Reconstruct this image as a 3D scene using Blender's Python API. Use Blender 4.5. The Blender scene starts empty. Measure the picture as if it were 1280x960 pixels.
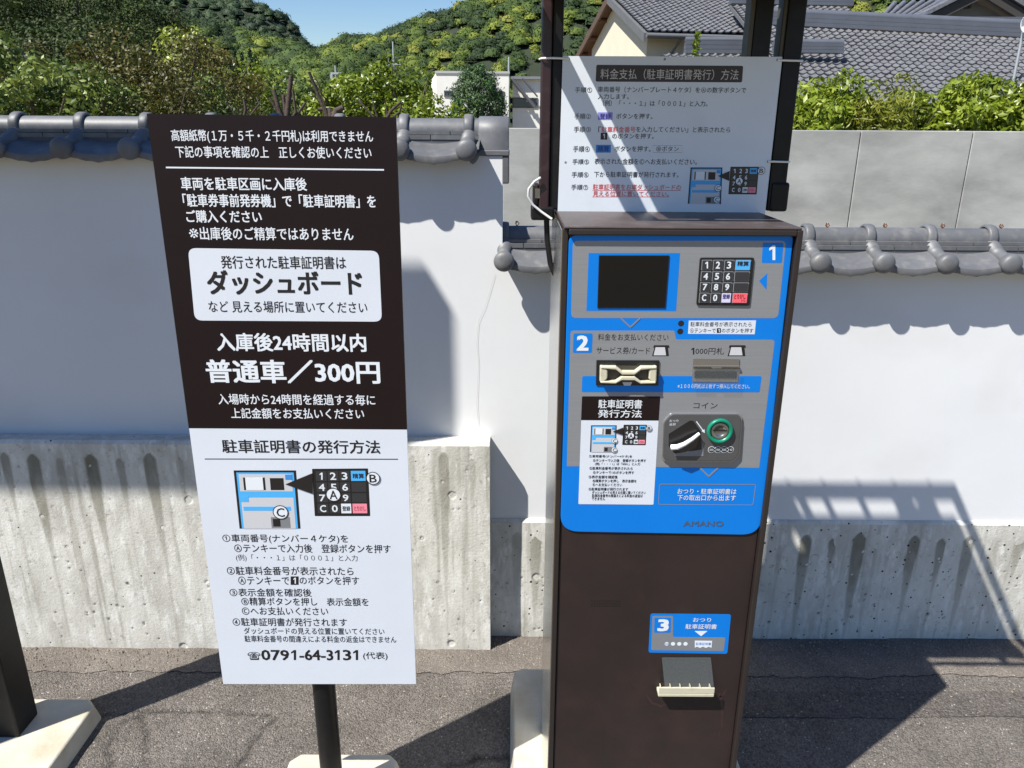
import bpy, bmesh, math, random
import numpy as np
from mathutils import Vector, Matrix, Euler

S = bpy.context.scene
COL = S.collection
R = math.radians
rng = np.random.default_rng(7)
random.seed(7)

# ---------------------------------------------------------------- camera
F_PX, PITCH, ROLL, CAM_H = 961.0, R(18.7), 0.006, 1.55
cam_d = bpy.data.cameras.new('camera')
cam = bpy.data.objects.new('camera', cam_d); COL.objects.link(cam)
cam_d.sensor_width = 36.0
cam_d.lens = 36.0 * F_PX / 1280.0
cam_d.clip_start = 0.02; cam_d.clip_end = 6000
cam.rotation_mode = 'XYZ'
ROT = Matrix.Rotation(math.pi / 2 - PITCH, 3, 'X') @ Matrix.Rotation(ROLL, 3, 'Z')
cam.matrix_world = Matrix.Translation((0, 0, CAM_H)) @ ROT.to_4x4()
S.camera = cam

# ---------------------------------------------------------------- light
SUN_AZ, SUN_EL = R(54.5), R(54.5)          # light travels towards +X (right) and +Y (wall)
w = bpy.data.worlds.new('World'); S.world = w; w.use_nodes = True
nt = w.node_tree
bg = nt.nodes['Background']
sky = nt.nodes.new('ShaderNodeTexSky'); sky.sky_type = 'NISHITA'
sky.sun_disc = False
sky.sun_elevation = SUN_EL
sky.sun_rotation = math.pi + SUN_AZ        # sun stands behind the camera on the left
sky.air_density = 1.1; sky.dust_density = 0.2; sky.ozone_density = 3.5
hs_ = nt.nodes.new('ShaderNodeHueSaturation'); hs_.inputs['Saturation'].default_value = 1.22; hs_.inputs['Hue'].default_value = .51
nt.links.new(sky.outputs[0], hs_.inputs['Color']); nt.links.new(hs_.outputs[0], bg.inputs[0])
bg.inputs[1].default_value = 0.076
sun_d = bpy.data.lights.new('sun', 'SUN'); sun_d.energy = 5.0; sun_d.angle = R(0.53); sun_d.color = (1.0, 0.965, 0.9)
sun = bpy.data.objects.new('sun', sun_d); COL.objects.link(sun)
trav = Vector((math.sin(SUN_AZ) * math.cos(SUN_EL), math.cos(SUN_AZ) * math.cos(SUN_EL), -math.sin(SUN_EL)))
sun.rotation_mode = 'QUATERNION'; sun.rotation_quaternion = trav.to_track_quat('-Z', 'Y')
sun.location = (-4, -3, 6)
S.view_settings.view_transform = 'Standard'; S.view_settings.look = 'None'
S.view_settings.exposure = 0.8; S.view_settings.gamma = 1.0
S.render.engine = 'CYCLES'
S.cycles.max_bounces = 8; S.cycles.transparent_max_bounces = 12
S.cycles.use_denoising = True

# ---------------------------------------------------------------- measuring helpers
def ray(px, py):
    d = ROT @ Vector(((px - 640.0) / F_PX, -(py - 480.0) / F_PX, -1.0))
    return d
def PY(px, py, Y):
    """point on the vertical plane at distance Y -> (X, Z)"""
    d = ray(px, py); t = Y / d.y
    return (d.x * t, CAM_H + d.z * t)
def PZ(px, py, z=0.0):
    d = ray(px, py); t = (z - CAM_H) / d.z
    return (d.x * t, d.y * t)

# ---------------------------------------------------------------- materials
def lin(c):
    def f(v):
        v = v / 255.0
        return v / 12.92 if v <= .04045 else ((v + .055) / 1.055) ** 2.4
    return (f(c[0]), f(c[1]), f(c[2]), 1.0)
MATS = {}
def mat(name, col, rough=0.6, metal=0.0, var=None, bump=None, spec=0.5, dirt=None, coat=0.0, alpha=None, trans=0.0, stretch=None, tint=None):
    """col sRGB 0..255. var=(scale, amount) brightness mottling. bump=(scale, strength, distance). dirt=(scale, colour, amount)"""
    if name in MATS: return MATS[name]
    m = bpy.data.materials.new(name); m.use_nodes = True
    n = m.node_tree.nodes; l = m.node_tree.links
    b = n['Principled BSDF']
    b.inputs['Roughness'].default_value = rough
    b.inputs['Metallic'].default_value = metal
    b.inputs['Specular IOR Level'].default_value = spec
    b.inputs['Coat Weight'].default_value = coat
    base = lin(col)
    b.inputs['Base Color'].default_value = base
    if trans: b.inputs['Transmission Weight'].default_value = trans
    if alpha is not None: b.inputs['Alpha'].default_value = alpha
    geo = n.new('ShaderNodeNewGeometry')
    vec = geo.outputs['Position']
    if stretch:
        mp = n.new('ShaderNodeMapping'); mp.inputs['Scale'].default_value = stretch
        l.new(vec, mp.inputs[0]); vec = mp.outputs[0]
    out = None
    def mixc(a, bcol, fac, blend='MIX'):
        mx = n.new('ShaderNodeMix'); mx.data_type = 'RGBA'; mx.blend_type = blend
        if isinstance(fac, float): mx.inputs[0].default_value = fac
        else: l.new(fac, mx.inputs[0])
        if isinstance(a, tuple): mx.inputs[6].default_value = a
        else: l.new(a, mx.inputs[6])
        if isinstance(bcol, tuple): mx.inputs[7].default_value = bcol
        else: l.new(bcol, mx.inputs[7])
        return mx.outputs[2]
    cur = base
    if var:
        t = n.new('ShaderNodeTexNoise'); t.inputs['Scale'].default_value = var[0]; t.inputs['Detail'].default_value = 8
        t.inputs['Roughness'].default_value = .62
        l.new(vec, t.inputs['Vector'])
        mr = n.new('ShaderNodeMapRange'); mr.inputs[1].default_value = .3; mr.inputs[2].default_value = .7
        mr.inputs[3].default_value = 1 - var[1]; mr.inputs[4].default_value = 1 + var[1]
        l.new(t.outputs[0], mr.inputs[0])
        sc = n.new('ShaderNodeVectorMath'); sc.operation = 'SCALE'
        sc.inputs[0].default_value = base[:3]; l.new(mr.outputs[0], sc.inputs['Scale'])
        cur = sc.outputs[0]
    if dirt:
        t = n.new('ShaderNodeTexNoise'); t.inputs['Scale'].default_value = dirt[0]; t.inputs['Detail'].default_value = 6
        l.new(vec, t.inputs['Vector'])
        mr = n.new('ShaderNodeMapRange'); mr.inputs[1].default_value = .52; mr.inputs[2].default_value = .75
        mr.inputs[3].default_value = 0; mr.inputs[4].default_value = dirt[2]
        l.new(t.outputs[0], mr.inputs[0])
        cur = mixc(cur, lin(dirt[1]), mr.outputs[0])
    if tint:
        at = n.new('ShaderNodeAttribute'); at.attribute_name = 'tint'
        cr = n.new('ShaderNodeValToRGB')
        els = cr.color_ramp.elements
        for k, (p, c) in enumerate(tint):
            e = els[k] if k < 2 else els.new(p)
            e.position = p; e.color = lin(c)
        l.new(at.outputs['Fac'], cr.inputs[0])
        cur = cr.outputs[0]
    if not isinstance(cur, tuple): l.new(cur, b.inputs['Base Color'])
    if bump:
        t = n.new('ShaderNodeTexNoise'); t.inputs['Scale'].default_value = bump[0]; t.inputs['Detail'].default_value = 6
        l.new(vec, t.inputs['Vector'])
        bp = n.new('ShaderNodeBump'); bp.inputs['Strength'].default_value = bump[1]; bp.inputs['Distance'].default_value = bump[2]
        l.new(t.outputs[0], bp.inputs['Height']); l.new(bp.outputs[0], b.inputs['Normal'])
    MATS[name] = m
    return m

M_black = mat('print_black', (26, 22, 22), .45)
M_signbrown = mat('sign_brown_vinyl', (27, 17, 18), .4, var=(9, .08), spec=.22)
M_signwhite = mat('sign_white_vinyl', (204, 209, 216), .42, var=(5, .03))
M_printwhite = mat('print_white', (214, 218, 222), .5)
M_notice = mat('notice_board_white', (208, 214, 220), .45, var=(6, .03), dirt=(14, (180, 185, 190), .25))
M_blue = mat('machine_blue_film', (4, 114, 202), .4, var=(7, .04), spec=.25)
M_blue2 = mat('print_blue', (58, 130, 196), .5)
M_blue3 = mat('print_sky_blue', (72, 165, 222), .5)
M_violet = mat('print_violet', (132, 132, 205), .5)
M_red = mat('print_red', (200, 70, 70), .5)
M_pink = mat('print_pink', (226, 132, 150), .5)
M_grey = mat('machine_grey_film', (132, 134, 136), .34, metal=.15, stretch=(1, 1, 60), var=(9, .05))
M_greyline = mat('print_grey', (118, 120, 122), .5)
M_silver = mat('print_silver', (190, 190, 192), .5)
M_brown = mat('machine_brown_paint', (44, 35, 33), .46, var=(7, .16), spec=.3, dirt=(13, (58, 42, 39), .6), bump=(240, .1, .0006))
M_brownrim = mat('machine_brown_frame', (40, 34, 32), .38, var=(20, .08))
M_steel = mat('stainless_side', (190, 188, 182), .16, metal=.95, stretch=(1, 1, .05), var=(60, .05))
M_lcd = mat('lcd_glass', (14, 14, 15), .12, coat=.0, spec=.35)
M_keys = mat('keypad_black', (24, 24, 26), .3)
M_keyface = mat('key_cap_dark', (46, 47, 50), .35)
M_cream = mat('cream_plastic', (192, 186, 162), .4, var=(30, .05), dirt=(60, (150, 140, 110), .4))
M_darkplastic = mat('dark_grey_plastic', (74, 74, 75), .38, var=(30, .06))
M_green = mat('green_plastic', (8, 118, 92), .35)
M_slotmetal = mat('slot_metal', (150, 146, 138), .3, metal=.85)
M_bronze = mat('bill_slot_metal', (128, 124, 118), .32, metal=.5)
M_clear = mat('clear_plastic', (150, 158, 160), .08, alpha=.09)
M_post = mat('post_dark_brown_paint', (38, 28, 28), .38, var=(12, .12))
M_postblack = mat('post_black_paint', (23, 22, 22), .4, var=(12, .12), spec=.25, dirt=(40, (48, 45, 43), .3))
M_tie = mat('white_nylon', (225, 222, 215), .45)
M_cable = mat('cable_grey', (198, 198, 194), .5)
M_slab = mat('cast_concrete_slab', (182, 177, 162), .85, var=(9, .14), bump=(90, .4, .003), dirt=(7, (150, 132, 98), .55))
M_plaster = mat('white_plaster', (217, 218, 218), .92, var=(3, .025), bump=(45, .09, .002), dirt=(3.5, (207, 207, 205), .7))
M_tile = mat('kawara_grey_tile', (96, 97, 99), .52, metal=.08, var=(26, .14), dirt=(38, (140, 138, 130), .35), bump=(160, .12, .001))
def obj_random(m, amt):
    n = m.node_tree.nodes; l = m.node_tree.links; b = n['Principled BSDF']
    src = b.inputs['Base Color'].links[0].from_socket
    oi = n.new('ShaderNodeObjectInfo'); mr = n.new('ShaderNodeMapRange'); mr.inputs[3].default_value = 1 - amt; mr.inputs[4].default_value = 1 + amt
    l.new(oi.outputs['Random'], mr.inputs[0])
    sc = n.new('ShaderNodeVectorMath'); sc.operation = 'SCALE'; l.new(src, sc.inputs[0]); l.new(mr.outputs[0], sc.inputs['Scale']); l.new(sc.outputs[0], b.inputs['Base Color'])
obj_random(M_tile, .13)
M_tiledk = mat('kawara_joint_mortar', (84, 86, 90), .8, var=(20, .12))
M_canopy = mat('canopy_brown_sheet', (64, 54, 50), .4)

# ---------------------------------------------------------------- mesh builder
class MB:
    def __init__(s): s.v = []; s.f = []; s.sm = []
    def add(s, vs, fs, smooth=False):
        o = len(s.v); s.v += [tuple(p) for p in vs]
        for f in fs: s.f.append(tuple(i + o for i in f)); s.sm.append(smooth)
        return s
    def box(s, x0, x1, y0, y1, z0, z1):
        vs = [(x, y, z) for z in (z0, z1) for y in (y0, y1) for x in (x0, x1)]
        return s.add(vs, [(0, 2, 3, 1), (4, 5, 7, 6), (0, 1, 5, 4), (2, 6, 7, 3), (0, 4, 6, 2), (1, 3, 7, 5)])
    def prismY(s, pts, y0, y1):
        """pts (x,z) outline; y0 front (towards the camera), y1 back"""
        a = sum(p[0] * q[1] - q[0] * p[1] for p, q in zip(pts, pts[1:] + pts[:1]))
        if a < 0: pts = pts[::-1]
        n = len(pts)
        vs = [(p[0], y0, p[1]) for p in pts] + [(p[0], y1, p[1]) for p in pts]
        fs = [tuple(range(n)), tuple(range(2 * n - 1, n - 1, -1))]
        fs += [(i, i + n, (i + 1) % n + n, (i + 1) % n) for i in range(n)]
        return s.add(vs, fs)
    def prismZ(s, pts, z0, z1, inset=0):
        a = sum(p[0] * q[1] - q[0] * p[1] for p, q in zip(pts, pts[1:] + pts[:1]))
        if a < 0: pts = pts[::-1]
        n = len(pts)
        cx = sum(p[0] for p in pts) / n; cy = sum(p[1] for p in pts) / n
        def ins(p):
            dx, dy = p[0] - cx, p[1] - cy; L = math.hypot(dx, dy)
            return (p[0] - dx / L * inset, p[1] - dy / L * inset)
        top = [ins(p) for p in pts] if inset else pts
        vs = [(p[0], p[1], z0) for p in pts] + [(p[0], p[1], z1) for p in top]
        fs = [tuple(range(n - 1, -1, -1)), tuple(range(n, 2 * n))]
        fs += [(i, (i + 1) % n, (i + 1) % n + n, i + n) for i in range(n)]
        return s.add(vs, fs)
    def tube(s, pts, rads, seg=10, caps=True, smooth=True):
        pts = [Vector(p) for p in pts]
        if not hasattr(rads, '__len__'): rads = [rads] * len(pts)
        vs = []; fs = []
        prev = None
        for i, p in enumerate(pts):
            d = (pts[min(i + 1, len(pts) - 1)] - pts[max(i - 1, 0)]).normalized()
            if prev is None:
                u = d.orthogonal().normalized()
            else:
                u = (prev - d * prev.dot(d)).normalized()
            prev = u; v2 = d.cross(u)
            for k in range(seg):
                a = 2 * math.pi * k / seg
                vs.append(p + (u * math.cos(a) + v2 * math.sin(a)) * rads[i])
        for i in range(len(pts) - 1):
            for k in range(seg):
                fs.append((i * seg + k, i * seg + (k + 1) % seg, (i + 1) * seg + (k + 1) % seg, (i + 1) * seg + k))
        s.add(vs, fs, smooth)
        if caps:
            n = len(pts)
            s.add(vs[:seg], [tuple(range(seg - 1, -1, -1))]); s.add(vs[-seg:], [tuple(range(seg))])
        return s
    def lathe(s, c, prof, axis='Y', seg=24, sx=1, smooth=True):
        """prof list of (r, t); axis Y: t towards -Y (camera)"""
        vs = []; fs = []
        for r, t in prof:
            for k in range(seg):
                a = 2 * math.pi * k / seg
                if axis == 'Y': vs.append((c[0] + r * sx * math.cos(a), c[1] - t, c[2] + r * math.sin(a)))
                else: vs.append((c[0] + r * math.cos(a), c[1] + r * math.sin(a), c[2] + t))
        for i in range(len(prof) - 1):
            for k in range(seg):
                q = (i * seg + k, i * seg + (k + 1) % seg, (i + 1) * seg + (k + 1) % seg, (i + 1) * seg + k)
                fs.append(q)
        s.add(vs, fs, smooth)
        s.add(vs[-seg:], [tuple(range(seg))], False)
        return s
    def grid(s, P, smooth=True):
        """P [rows][cols] of points"""
        r = len(P); c = len(P[0])
        vs = [p for row in P for p in row]
        fs = [(i * c + j, i * c + j + 1, (i + 1) * c + j + 1, (i + 1) * c + j) for i in range(r - 1) for j in range(c - 1)]
        return s.add(vs, fs, smooth)
    def mesh(s, name, m):
        me = bpy.data.meshes.new(name)
        me.from_pydata(s.v, [], s.f)
        me.polygons.foreach_set('use_smooth', s.sm)
        if m: me.materials.append(m)
        me.update()
        return me
    def obj(s, name, m, parent=None, bevel=0, seg=2):
        return link(name, s.mesh(name, m), parent, bevel, seg)

def link(name, me, parent=None, bevel=0, seg=2, loc=None):
    o = bpy.data.objects.new(name, me); COL.objects.link(o)
    if loc is not None: o.location = loc
    if parent is not None:
        o.parent = parent
        o.matrix_parent_inverse = Matrix.Translation(-parent.location) if parent.type == 'EMPTY' else Matrix.Identity(4)
    if bevel:
        b = o.modifiers.new('bevel', 'BEVEL'); b.width = bevel; b.segments = seg; b.limit_method = 'ANGLE'; b.angle_limit = R(40)
        b.harden_normals = False
    return o
def tag(o, label=None, cat=None, group=None, kind=None):
    if label: o['label'] = label
    if cat: o['category'] = cat
    if group: o['group'] = group
    if kind: o['kind'] = kind
    return o
def thing(name, label, cat, loc, group=None):
    o = bpy.data.objects.new(name, None); COL.objects.link(o)
    o.location = loc; o.empty_display_size = .1
    return tag(o, label, cat, group)

# rounded outlines ------------------------------------------------
def rounded(pts, r, seg=5):
    """round every corner of outline pts [(x,z)] with radius r (number or list)"""
    n = len(pts); out = []
    for i in range(n):
        rr = r[i] if hasattr(r, '__len__') else r
        p = Vector(pts[i]); a = Vector(pts[i - 1]); b = Vector(pts[(i + 1) % n])
        if rr <= 0: out.append(tuple(p)); continue
        da = (a - p); db = (b - p)
        k = min(rr, da.length * .49, db.length * .49)
        A = p + da.normalized() * k; B = p + db.normalized() * k
        for j in range(seg + 1):
            t = j / seg
            q = A * (1 - t) ** 2 + p * 2 * t * (1 - t) + B * t * t
            out.append(tuple(q))
    return out

class Face:
    """a vertical front at distance Y on which pieces are laid in layers"""
    def __init__(s, Y, parent, step=.0002): s.Y = Y; s.p = parent; s.step = step
    def xz(s, px, py): return PY(px, py, s.Y)
    def plate(s, name, pts, layer, m, r=0, th=None, parent=None, seg=5, bevel=0):
        q = [s.xz(*p) for p in pts]
        if r: q = rounded(q, r, seg)
        y1 = s.Y - (layer - 1) * s.step
        th = th if th is not None else s.step
        return MB().prismY(q, y1 - th, y1 + (s.step * .5 if layer > 1 else 0)).obj(name, m, parent or s.p, bevel)
    def rect(s, name, x0, y0, x1, y1, layer, m, **k):
        return s.plate(name, [(x0, y0), (x1, y0), (x1, y1), (x0, y1)], layer, m, **k)
    def disc(s, name, px, py, r, layer, m, parent=None, seg=20):
        x, z = s.xz(px, py)
        y1 = s.Y - (layer - 1) * s.step
        return MB().prismY([(x + r * math.cos(2 * math.pi * k / seg), z + r * math.sin(2 * math.pi * k / seg)) for k in range(seg)], y1 - s.step, y1).obj(name, m, parent or s.p)
    def line(s, name, a, b, wpx, layer, m, parent=None):
        (ax, ay), (bx, by) = a, b
        L = math.hypot(bx - ax, by - ay); nx, ny = -(by - ay) / L * wpx / 2, (bx - ax) / L * wpx / 2
        return s.plate(name, [(ax + nx, ay + ny), (bx + nx, by + ny), (bx - nx, by - ny), (ax - nx, ay - ny)], layer, m, parent=parent)
    def outline(s, name, pts, wm, layer, m, r=0, parent=None):
        q = [s.xz(*p) for p in pts]
        if r: q = rounded(q, r, 5)
        cx = sum(p[0] for p in q) / len(q); cz = sum(p[1] for p in q) / len(q)
        n = len(q); y = s.Y - layer * s.step
        inner = []
        for i in range(n):
            a = Vector(q[i - 1]); b = Vector(q[(i + 1) % n]); t = (b - a).normalized(); nn = Vector((-t.y, t.x))
            p = Vector(q[i])
            if nn.dot(Vector((cx, cz)) - p) < 0: nn = -nn
            inner.append(tuple(p + nn * wm))
        vs = [(p[0], y, p[1]) for p in q] + [(p[0], y, p[1]) for p in inner] + [(p[0], y + s.step, p[1]) for p in q] + [(p[0], y + s.step, p[1]) for p in inner]
        fs = []
        for i in range(n):
            j = (i + 1) % n
            fs += [(i, j, j + n, i + n), (i + n, j + n, j + 3 * n, i + 3 * n), (j, i, i + 2 * n, j + 2 * n)]
        return MB().add(vs, fs).obj(name, m, parent or s.p)
    def one(s, x0, y0, x1, y1, layer, m, parent=None, foot=False):
        w_, h_ = x1 - x0, y1 - y0
        t = .42
        pts = [(x0 + w_ * (.95 - t), y0), (x0 + w_ * .95, y0), (x0 + w_ * .95, y1), (x0 + w_ * (.95 - t), y1), (x0 + w_ * (.95 - t), y0 + h_ * .24), (x0 + w_ * .05, y0 + h_ * .36), (x0 + w_ * .05, y0 + h_ * .19), (x0 + w_ * .36, y0 + h_ * .08)]
        q = [s.xz(*p) for p in pts]; y = s.Y - layer * s.step
        b = MB(); n = len(q)
        b.add([(p[0], y, p[1]) for p in q], [(0, 1, 2, 3, 4), (0, 4, 5, 6, 7)])
        o = b.obj('lettering', m, parent or s.p)
        if o.data.polygons[0].normal.y > 0: o.data.flip_normals()
        return o
    def text(s, txt, x0, y0, x1, y1, layer, m, bold=0.0, parent=None, name='lettering', res=2):
        """fit txt into the box given by its mid-height ends and its top / bottom"""
        if txt == '1':
            h_ = y1 - y0; cx = (x0 + x1) / 2
            return s.one(cx - h_ * .24, y0, cx + h_ * .22, y1, layer, m, parent)
        ym = (y0 + y1) / 2
        X0, _ = s.xz(x0, ym); X1, _ = s.xz(x1, ym)
        _, ZT = s.xz((x0 + x1) / 2, y0); _, ZB = s.xz((x0 + x1) / 2, y1)
        _, zl = s.xz(x0, ym); _, zr = s.xz(x1, ym)
        cu = bpy.data.curves.new('t', 'FONT'); cu.body = txt; cu.resolution_u = res; cu.fill_mode = 'FRONT'
        o = bpy.data.objects.new('t', cu); COL.objects.link(o)
        DG = bpy.context.evaluated_depsgraph_get()
        me = bpy.data.meshes.new_from_object(o.evaluated_get(DG))
        bpy.data.objects.remove(o); bpy.data.curves.remove(cu)
        n = len(me.vertices)
        if n == 0:
            print('NO GLYPHS', txt); return None
        co = np.empty(n * 3, dtype=np.float32); me.vertices.foreach_get('co', co); co = co.reshape(-1, 3)
        mn = co.min(0); mx = co.max(0)
        u = (co[:, 0] - mn[0]) / max(mx[0] - mn[0], 1e-6); v = (co[:, 1] - mn[1]) / max(mx[1] - mn[1], 1e-6)
        out = np.empty_like(co)
        out[:, 0] = X0 + u * (X1 - X0)
        out[:, 2] = ZB + v * (ZT - ZB)
        out[:, 1] = s.Y - layer * s.step
        me.vertices.foreach_set('co', out.ravel())
        if bold > 0:      # heavier strokes: the same outline laid again, shifted by a hair
            bm = bmesh.new(); bm.from_mesh(me)
            em = (ZT - ZB) / max(mx[1] - mn[1], .3) * bold * .8
            for k, (sx_, sz_) in enumerate(((1, 1), (-1, 1), (1, -1), (-1, -1))):
                o2 = out.copy(); o2[:, 0] += sx_ * em; o2[:, 2] += sz_ * em * .7; o2[:, 1] -= .00004 * (k + 1)
                me.vertices.foreach_set('co', o2.ravel()); bm.from_mesh(me)
            bm.to_mesh(me); bm.free()
        me.materials.clear(); me.materials.append(m)
        for p in me.polygons: p.material_index = 0
        me.name = name; me.update()
        # the glyph fronts look towards the camera (-Y)
        if len(me.polygons) and me.polygons[0].normal.y > 0: me.flip_normals()
        return link(name, me, parent or s.p)

# numpy value noise ------------------------------------------------
def vnoise(x, y, seed=0):
    xi = np.floor(x).astype(np.int64); yi = np.floor(y).astype(np.int64)
    fx = x - xi; fy = y - yi
    fx = fx * fx * (3 - 2 * fx); fy = fy * fy * (3 - 2 * fy)
    def h(a, b):
        n = (a * 374761393 + b * 668265263 + seed * 1442695041) & 0xffffffff
        n = ((n ^ (n >> 13)) * 1274126177) & 0xffffffff
        return ((n ^ (n >> 16)) & 0xffff) / 65535.0
    return (h(xi, yi) * (1 - fx) + h(xi + 1, yi) * fx) * (1 - fy) + (h(xi, yi + 1) * (1 - fx) + h(xi + 1, yi + 1) * fx) * fy
def fbm(x, y, o=4, seed=0):
    a = 0; amp = 1; tot = 0
    for k in range(o):
        a = a + vnoise(x * 2 ** k, y * 2 ** k, seed + k) * amp; tot += amp; amp *= .5
    return a / tot

def np_mesh(name, V, Fq, m, attrs=None, smooth=True):
    me = bpy.data.meshes.new(name)
    V = np.ascontiguousarray(V, dtype=np.float32); Fq = np.ascontiguousarray(Fq, dtype=np.int32)
    k = Fq.shape[1]
    me.vertices.add(len(V)); me.vertices.foreach_set('co', V.ravel())
    me.loops.add(Fq.size); me.loops.foreach_set('vertex_index', Fq.ravel())
    me.polygons.add(len(Fq)); me.polygons.foreach_set('loop_start', np.arange(0, Fq.size, k, dtype=np.int32))
    me.polygons.foreach_set('loop_total', np.full(len(Fq), k, dtype=np.int32))
    me.polygons.foreach_set('use_smooth', np.full(len(Fq), smooth))
    me.update(calc_edges=True); me.validate()
    for an, arr in (attrs or {}).items():
        a = me.attributes.new(an, 'FLOAT', 'POINT'); a.data.foreach_set('value', np.ascontiguousarray(arr, dtype=np.float32))
    if m: me.materials.append(m)
    return me
def gridfaces(nr, nc):
    i = np.arange(nr - 1)[:, None] * nc + np.arange(nc - 1)[None, :]
    i = i.ravel()
    return np.stack([i, i + 1, i + nc + 1, i + nc], 1)

# ================================================================= GROUND
def asphalt(name, c1, c2, c3, scale=330, bump=.9):
    m = bpy.data.materials.new(name); m.use_nodes = True
    n = m.node_tree.nodes; l = m.node_tree.links; b = n['Principled BSDF']
    geo = n.new('ShaderNodeNewGeometry')
    vo = n.new('ShaderNodeTexVoronoi'); vo.inputs['Scale'].default_value = scale; l.new(geo.outputs['Position'], vo.inputs['Vector'])
    cr = n.new('ShaderNodeValToRGB'); e = cr.color_ramp.elements
    e[0].position = 0; e[0].color = lin(c1); e[1].position = .9; e[1].color = lin(c2)
    x = e.new(.965); x.color = lin(c3)
    l.new(vo.outputs['Color'], cr.inputs[0])
    no = n.new('ShaderNodeTexNoise'); no.inputs['Scale'].default_value = 5; no.inputs['Detail'].default_value = 8; no.inputs['Roughness'].default_value = .65
    l.new(geo.outputs['Position'], no.inputs['Vector'])
    mr = n.new('ShaderNodeMapRange'); mr.inputs[1].default_value = .3; mr.inputs[2].default_value = .7; mr.inputs[3].default_value = .76; mr.inputs[4].default_value = 1.24
    l.new(no.outputs[0], mr.inputs[0])
    at = n.new('ShaderNodeAttribute'); at.attribute_name = 'crack'
    mr2 = n.new('ShaderNodeMapRange'); mr2.inputs[3].default_value = 1.0; mr2.inputs[4].default_value = .42
    l.new(at.outputs['Fac'], mr2.inputs[0])
    mu = n.new('ShaderNodeMath'); mu.operation = 'MULTIPLY'; l.new(mr.outputs[0], mu.inputs[0]); l.new(mr2.outputs[0], mu.inputs[1])
    sc = n.new('ShaderNodeVectorMath'); sc.operation = 'SCALE'; l.new(cr.outputs[0], sc.inputs[0]); l.new(mu.outputs[0], sc.inputs['Scale'])
    l.new(sc.outputs[0], b.inputs['Base Color'])
    b.inputs['Roughness'].default_value = .95; b.inputs['Specular IOR Level'].default_value = .25
    n2 = n.new('ShaderNodeTexNoise'); n2.inputs['Scale'].default_value = 60; n2.inputs['Detail'].default_value = 6; l.new(geo.outputs['Position'], n2.inputs['Vector'])
    vd = n.new('ShaderNodeMath'); vd.operation = 'MULTIPLY_ADD'; l.new(vo.outputs['Distance'], vd.inputs[0]); vd.inputs[1].default_value = -1.0; l.new(n2.outputs[0], vd.inputs[2])
    bp = n.new('ShaderNodeBump'); bp.inputs['Strength'].default_value = bump; bp.inputs['Distance'].default_value = .004
    l.new(vd.outputs[0], bp.inputs['Height']); l.new(bp.outputs[0], b.inputs['Normal'])
    return m
A_main = asphalt('asphalt_weathered', (68, 64, 60), (118, 112, 106), (172, 167, 160), 270, .85)
A_old = asphalt('asphalt_apron', (84, 78, 72), (132, 124, 116), (180, 174, 165), 380, .8)
A_patch = asphalt('asphalt_coarse_strip', (62, 58, 55), (108, 102, 97), (168, 162, 155), 230, 1.0)
M_soil = mat('garden_soil', (112, 100, 78), .95, var=(.6, .3), bump=(6, .6, .05))

def ground_patch(name, x0, x1, y0, y1, z, m, res, crack=None, amp=.004, front=True, wavy=0):
    nx = int((x1 - x0) / res) + 1; ny = int((y1 - y0) / res) + 1
    X, Yg = np.meshgrid(np.linspace(x0, x1, nx), np.linspace(y0, y1, ny))
    if wavy:
        k = 1 - (Yg - y0) / (y1 - y0)
        Yg = Yg + k * ((fbm(X * 3, X * 0 + 3, 2, 5) - .5) * wavy * .5 + (fbm(X * 40, X * 0 + 3, 3, 5) - .5) * wavy * .5)
    Z = z + (fbm(X * 28, Yg * 28, 3, 11) - .5) * amp + (fbm(X * 2.2, Yg * 2.2, 2, 3) - .5) * amp * 1.2
    C = np.zeros_like(X)
    if crack is not None:
        for pl, wd in crack:
            D = np.full(X.shape, 9.0)
            for (ax, ay), (bx, by) in zip(pl[:-1], pl[1:]):
                dx, dy = bx - ax, by - ay; L2 = dx * dx + dy * dy
                jx = X + (fbm(X * 45, Yg * 45, 3, 21) - .5) * .02; jy = Yg + (fbm(X * 45, Yg * 45, 3, 27) - .5) * .02
                t = np.clip(((jx - ax) * dx + (jy - ay) * dy) / L2, 0, 1)
                D = np.minimum(D, np.hypot(jx - ax - t * dx, jy - ay - t * dy))
            g = np.exp(-(D / wd) ** 2); g = g * (.35 + .9 * fbm(X * 30, Yg * 30, 2, 31))
            C = np.maximum(C, np.clip(g * 1.2, 0, 1))
        Z = Z - C * .006
    V = np.stack([X, Yg, Z], -1).reshape(-1, 3)
    me = np_mesh(name, V, gridfaces(ny, nx), m, {'crack': C.ravel()})
    o = link(name, me); tag(o, kind='structure'); return o

# the wide ground sheet (soil and grass beyond the wall)
g = MB().add([(-3000, -3000, -.03), (3000, -3000, -.03), (3000, 3000, -.03), (-3000, 3000, -.03)], [(0, 1, 2, 3)]).obj('ground', M_soil)
tag(g, kind='structure')
P = lambda px, py: PZ(px, py, 0)
crk = [([P(150, 905), P(178, 895), P(185, 960)], .006), ([P(40, 905), P(120, 898), P(190, 890), P(280, 893), P(345, 897)], .004),
       ([P(345, 897), P(320, 925), P(300, 960)], .007), ([P(150, 905), P(135, 930), P(140, 960)], .005),
       ([P(560, 960), P(600, 948), P(640, 950)], .006)]
ground_patch('parking_asphalt', -2.6, 2.6, .3, 1.905, .004, A_main, .012, crk, .005)
ground_patch('asphalt_apron', -2.6, 2.6, 1.885, 2.16, .0068, A_old, .010, None, .006, wavy=.05)
ya, yb = PZ(1100, 898)[1], PZ(1100, 866)[1]
ground_patch('asphalt_trench_strip', .42, 2.6, ya, yb, .0062, A_patch, .010, None, .006, wavy=.02)

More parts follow.
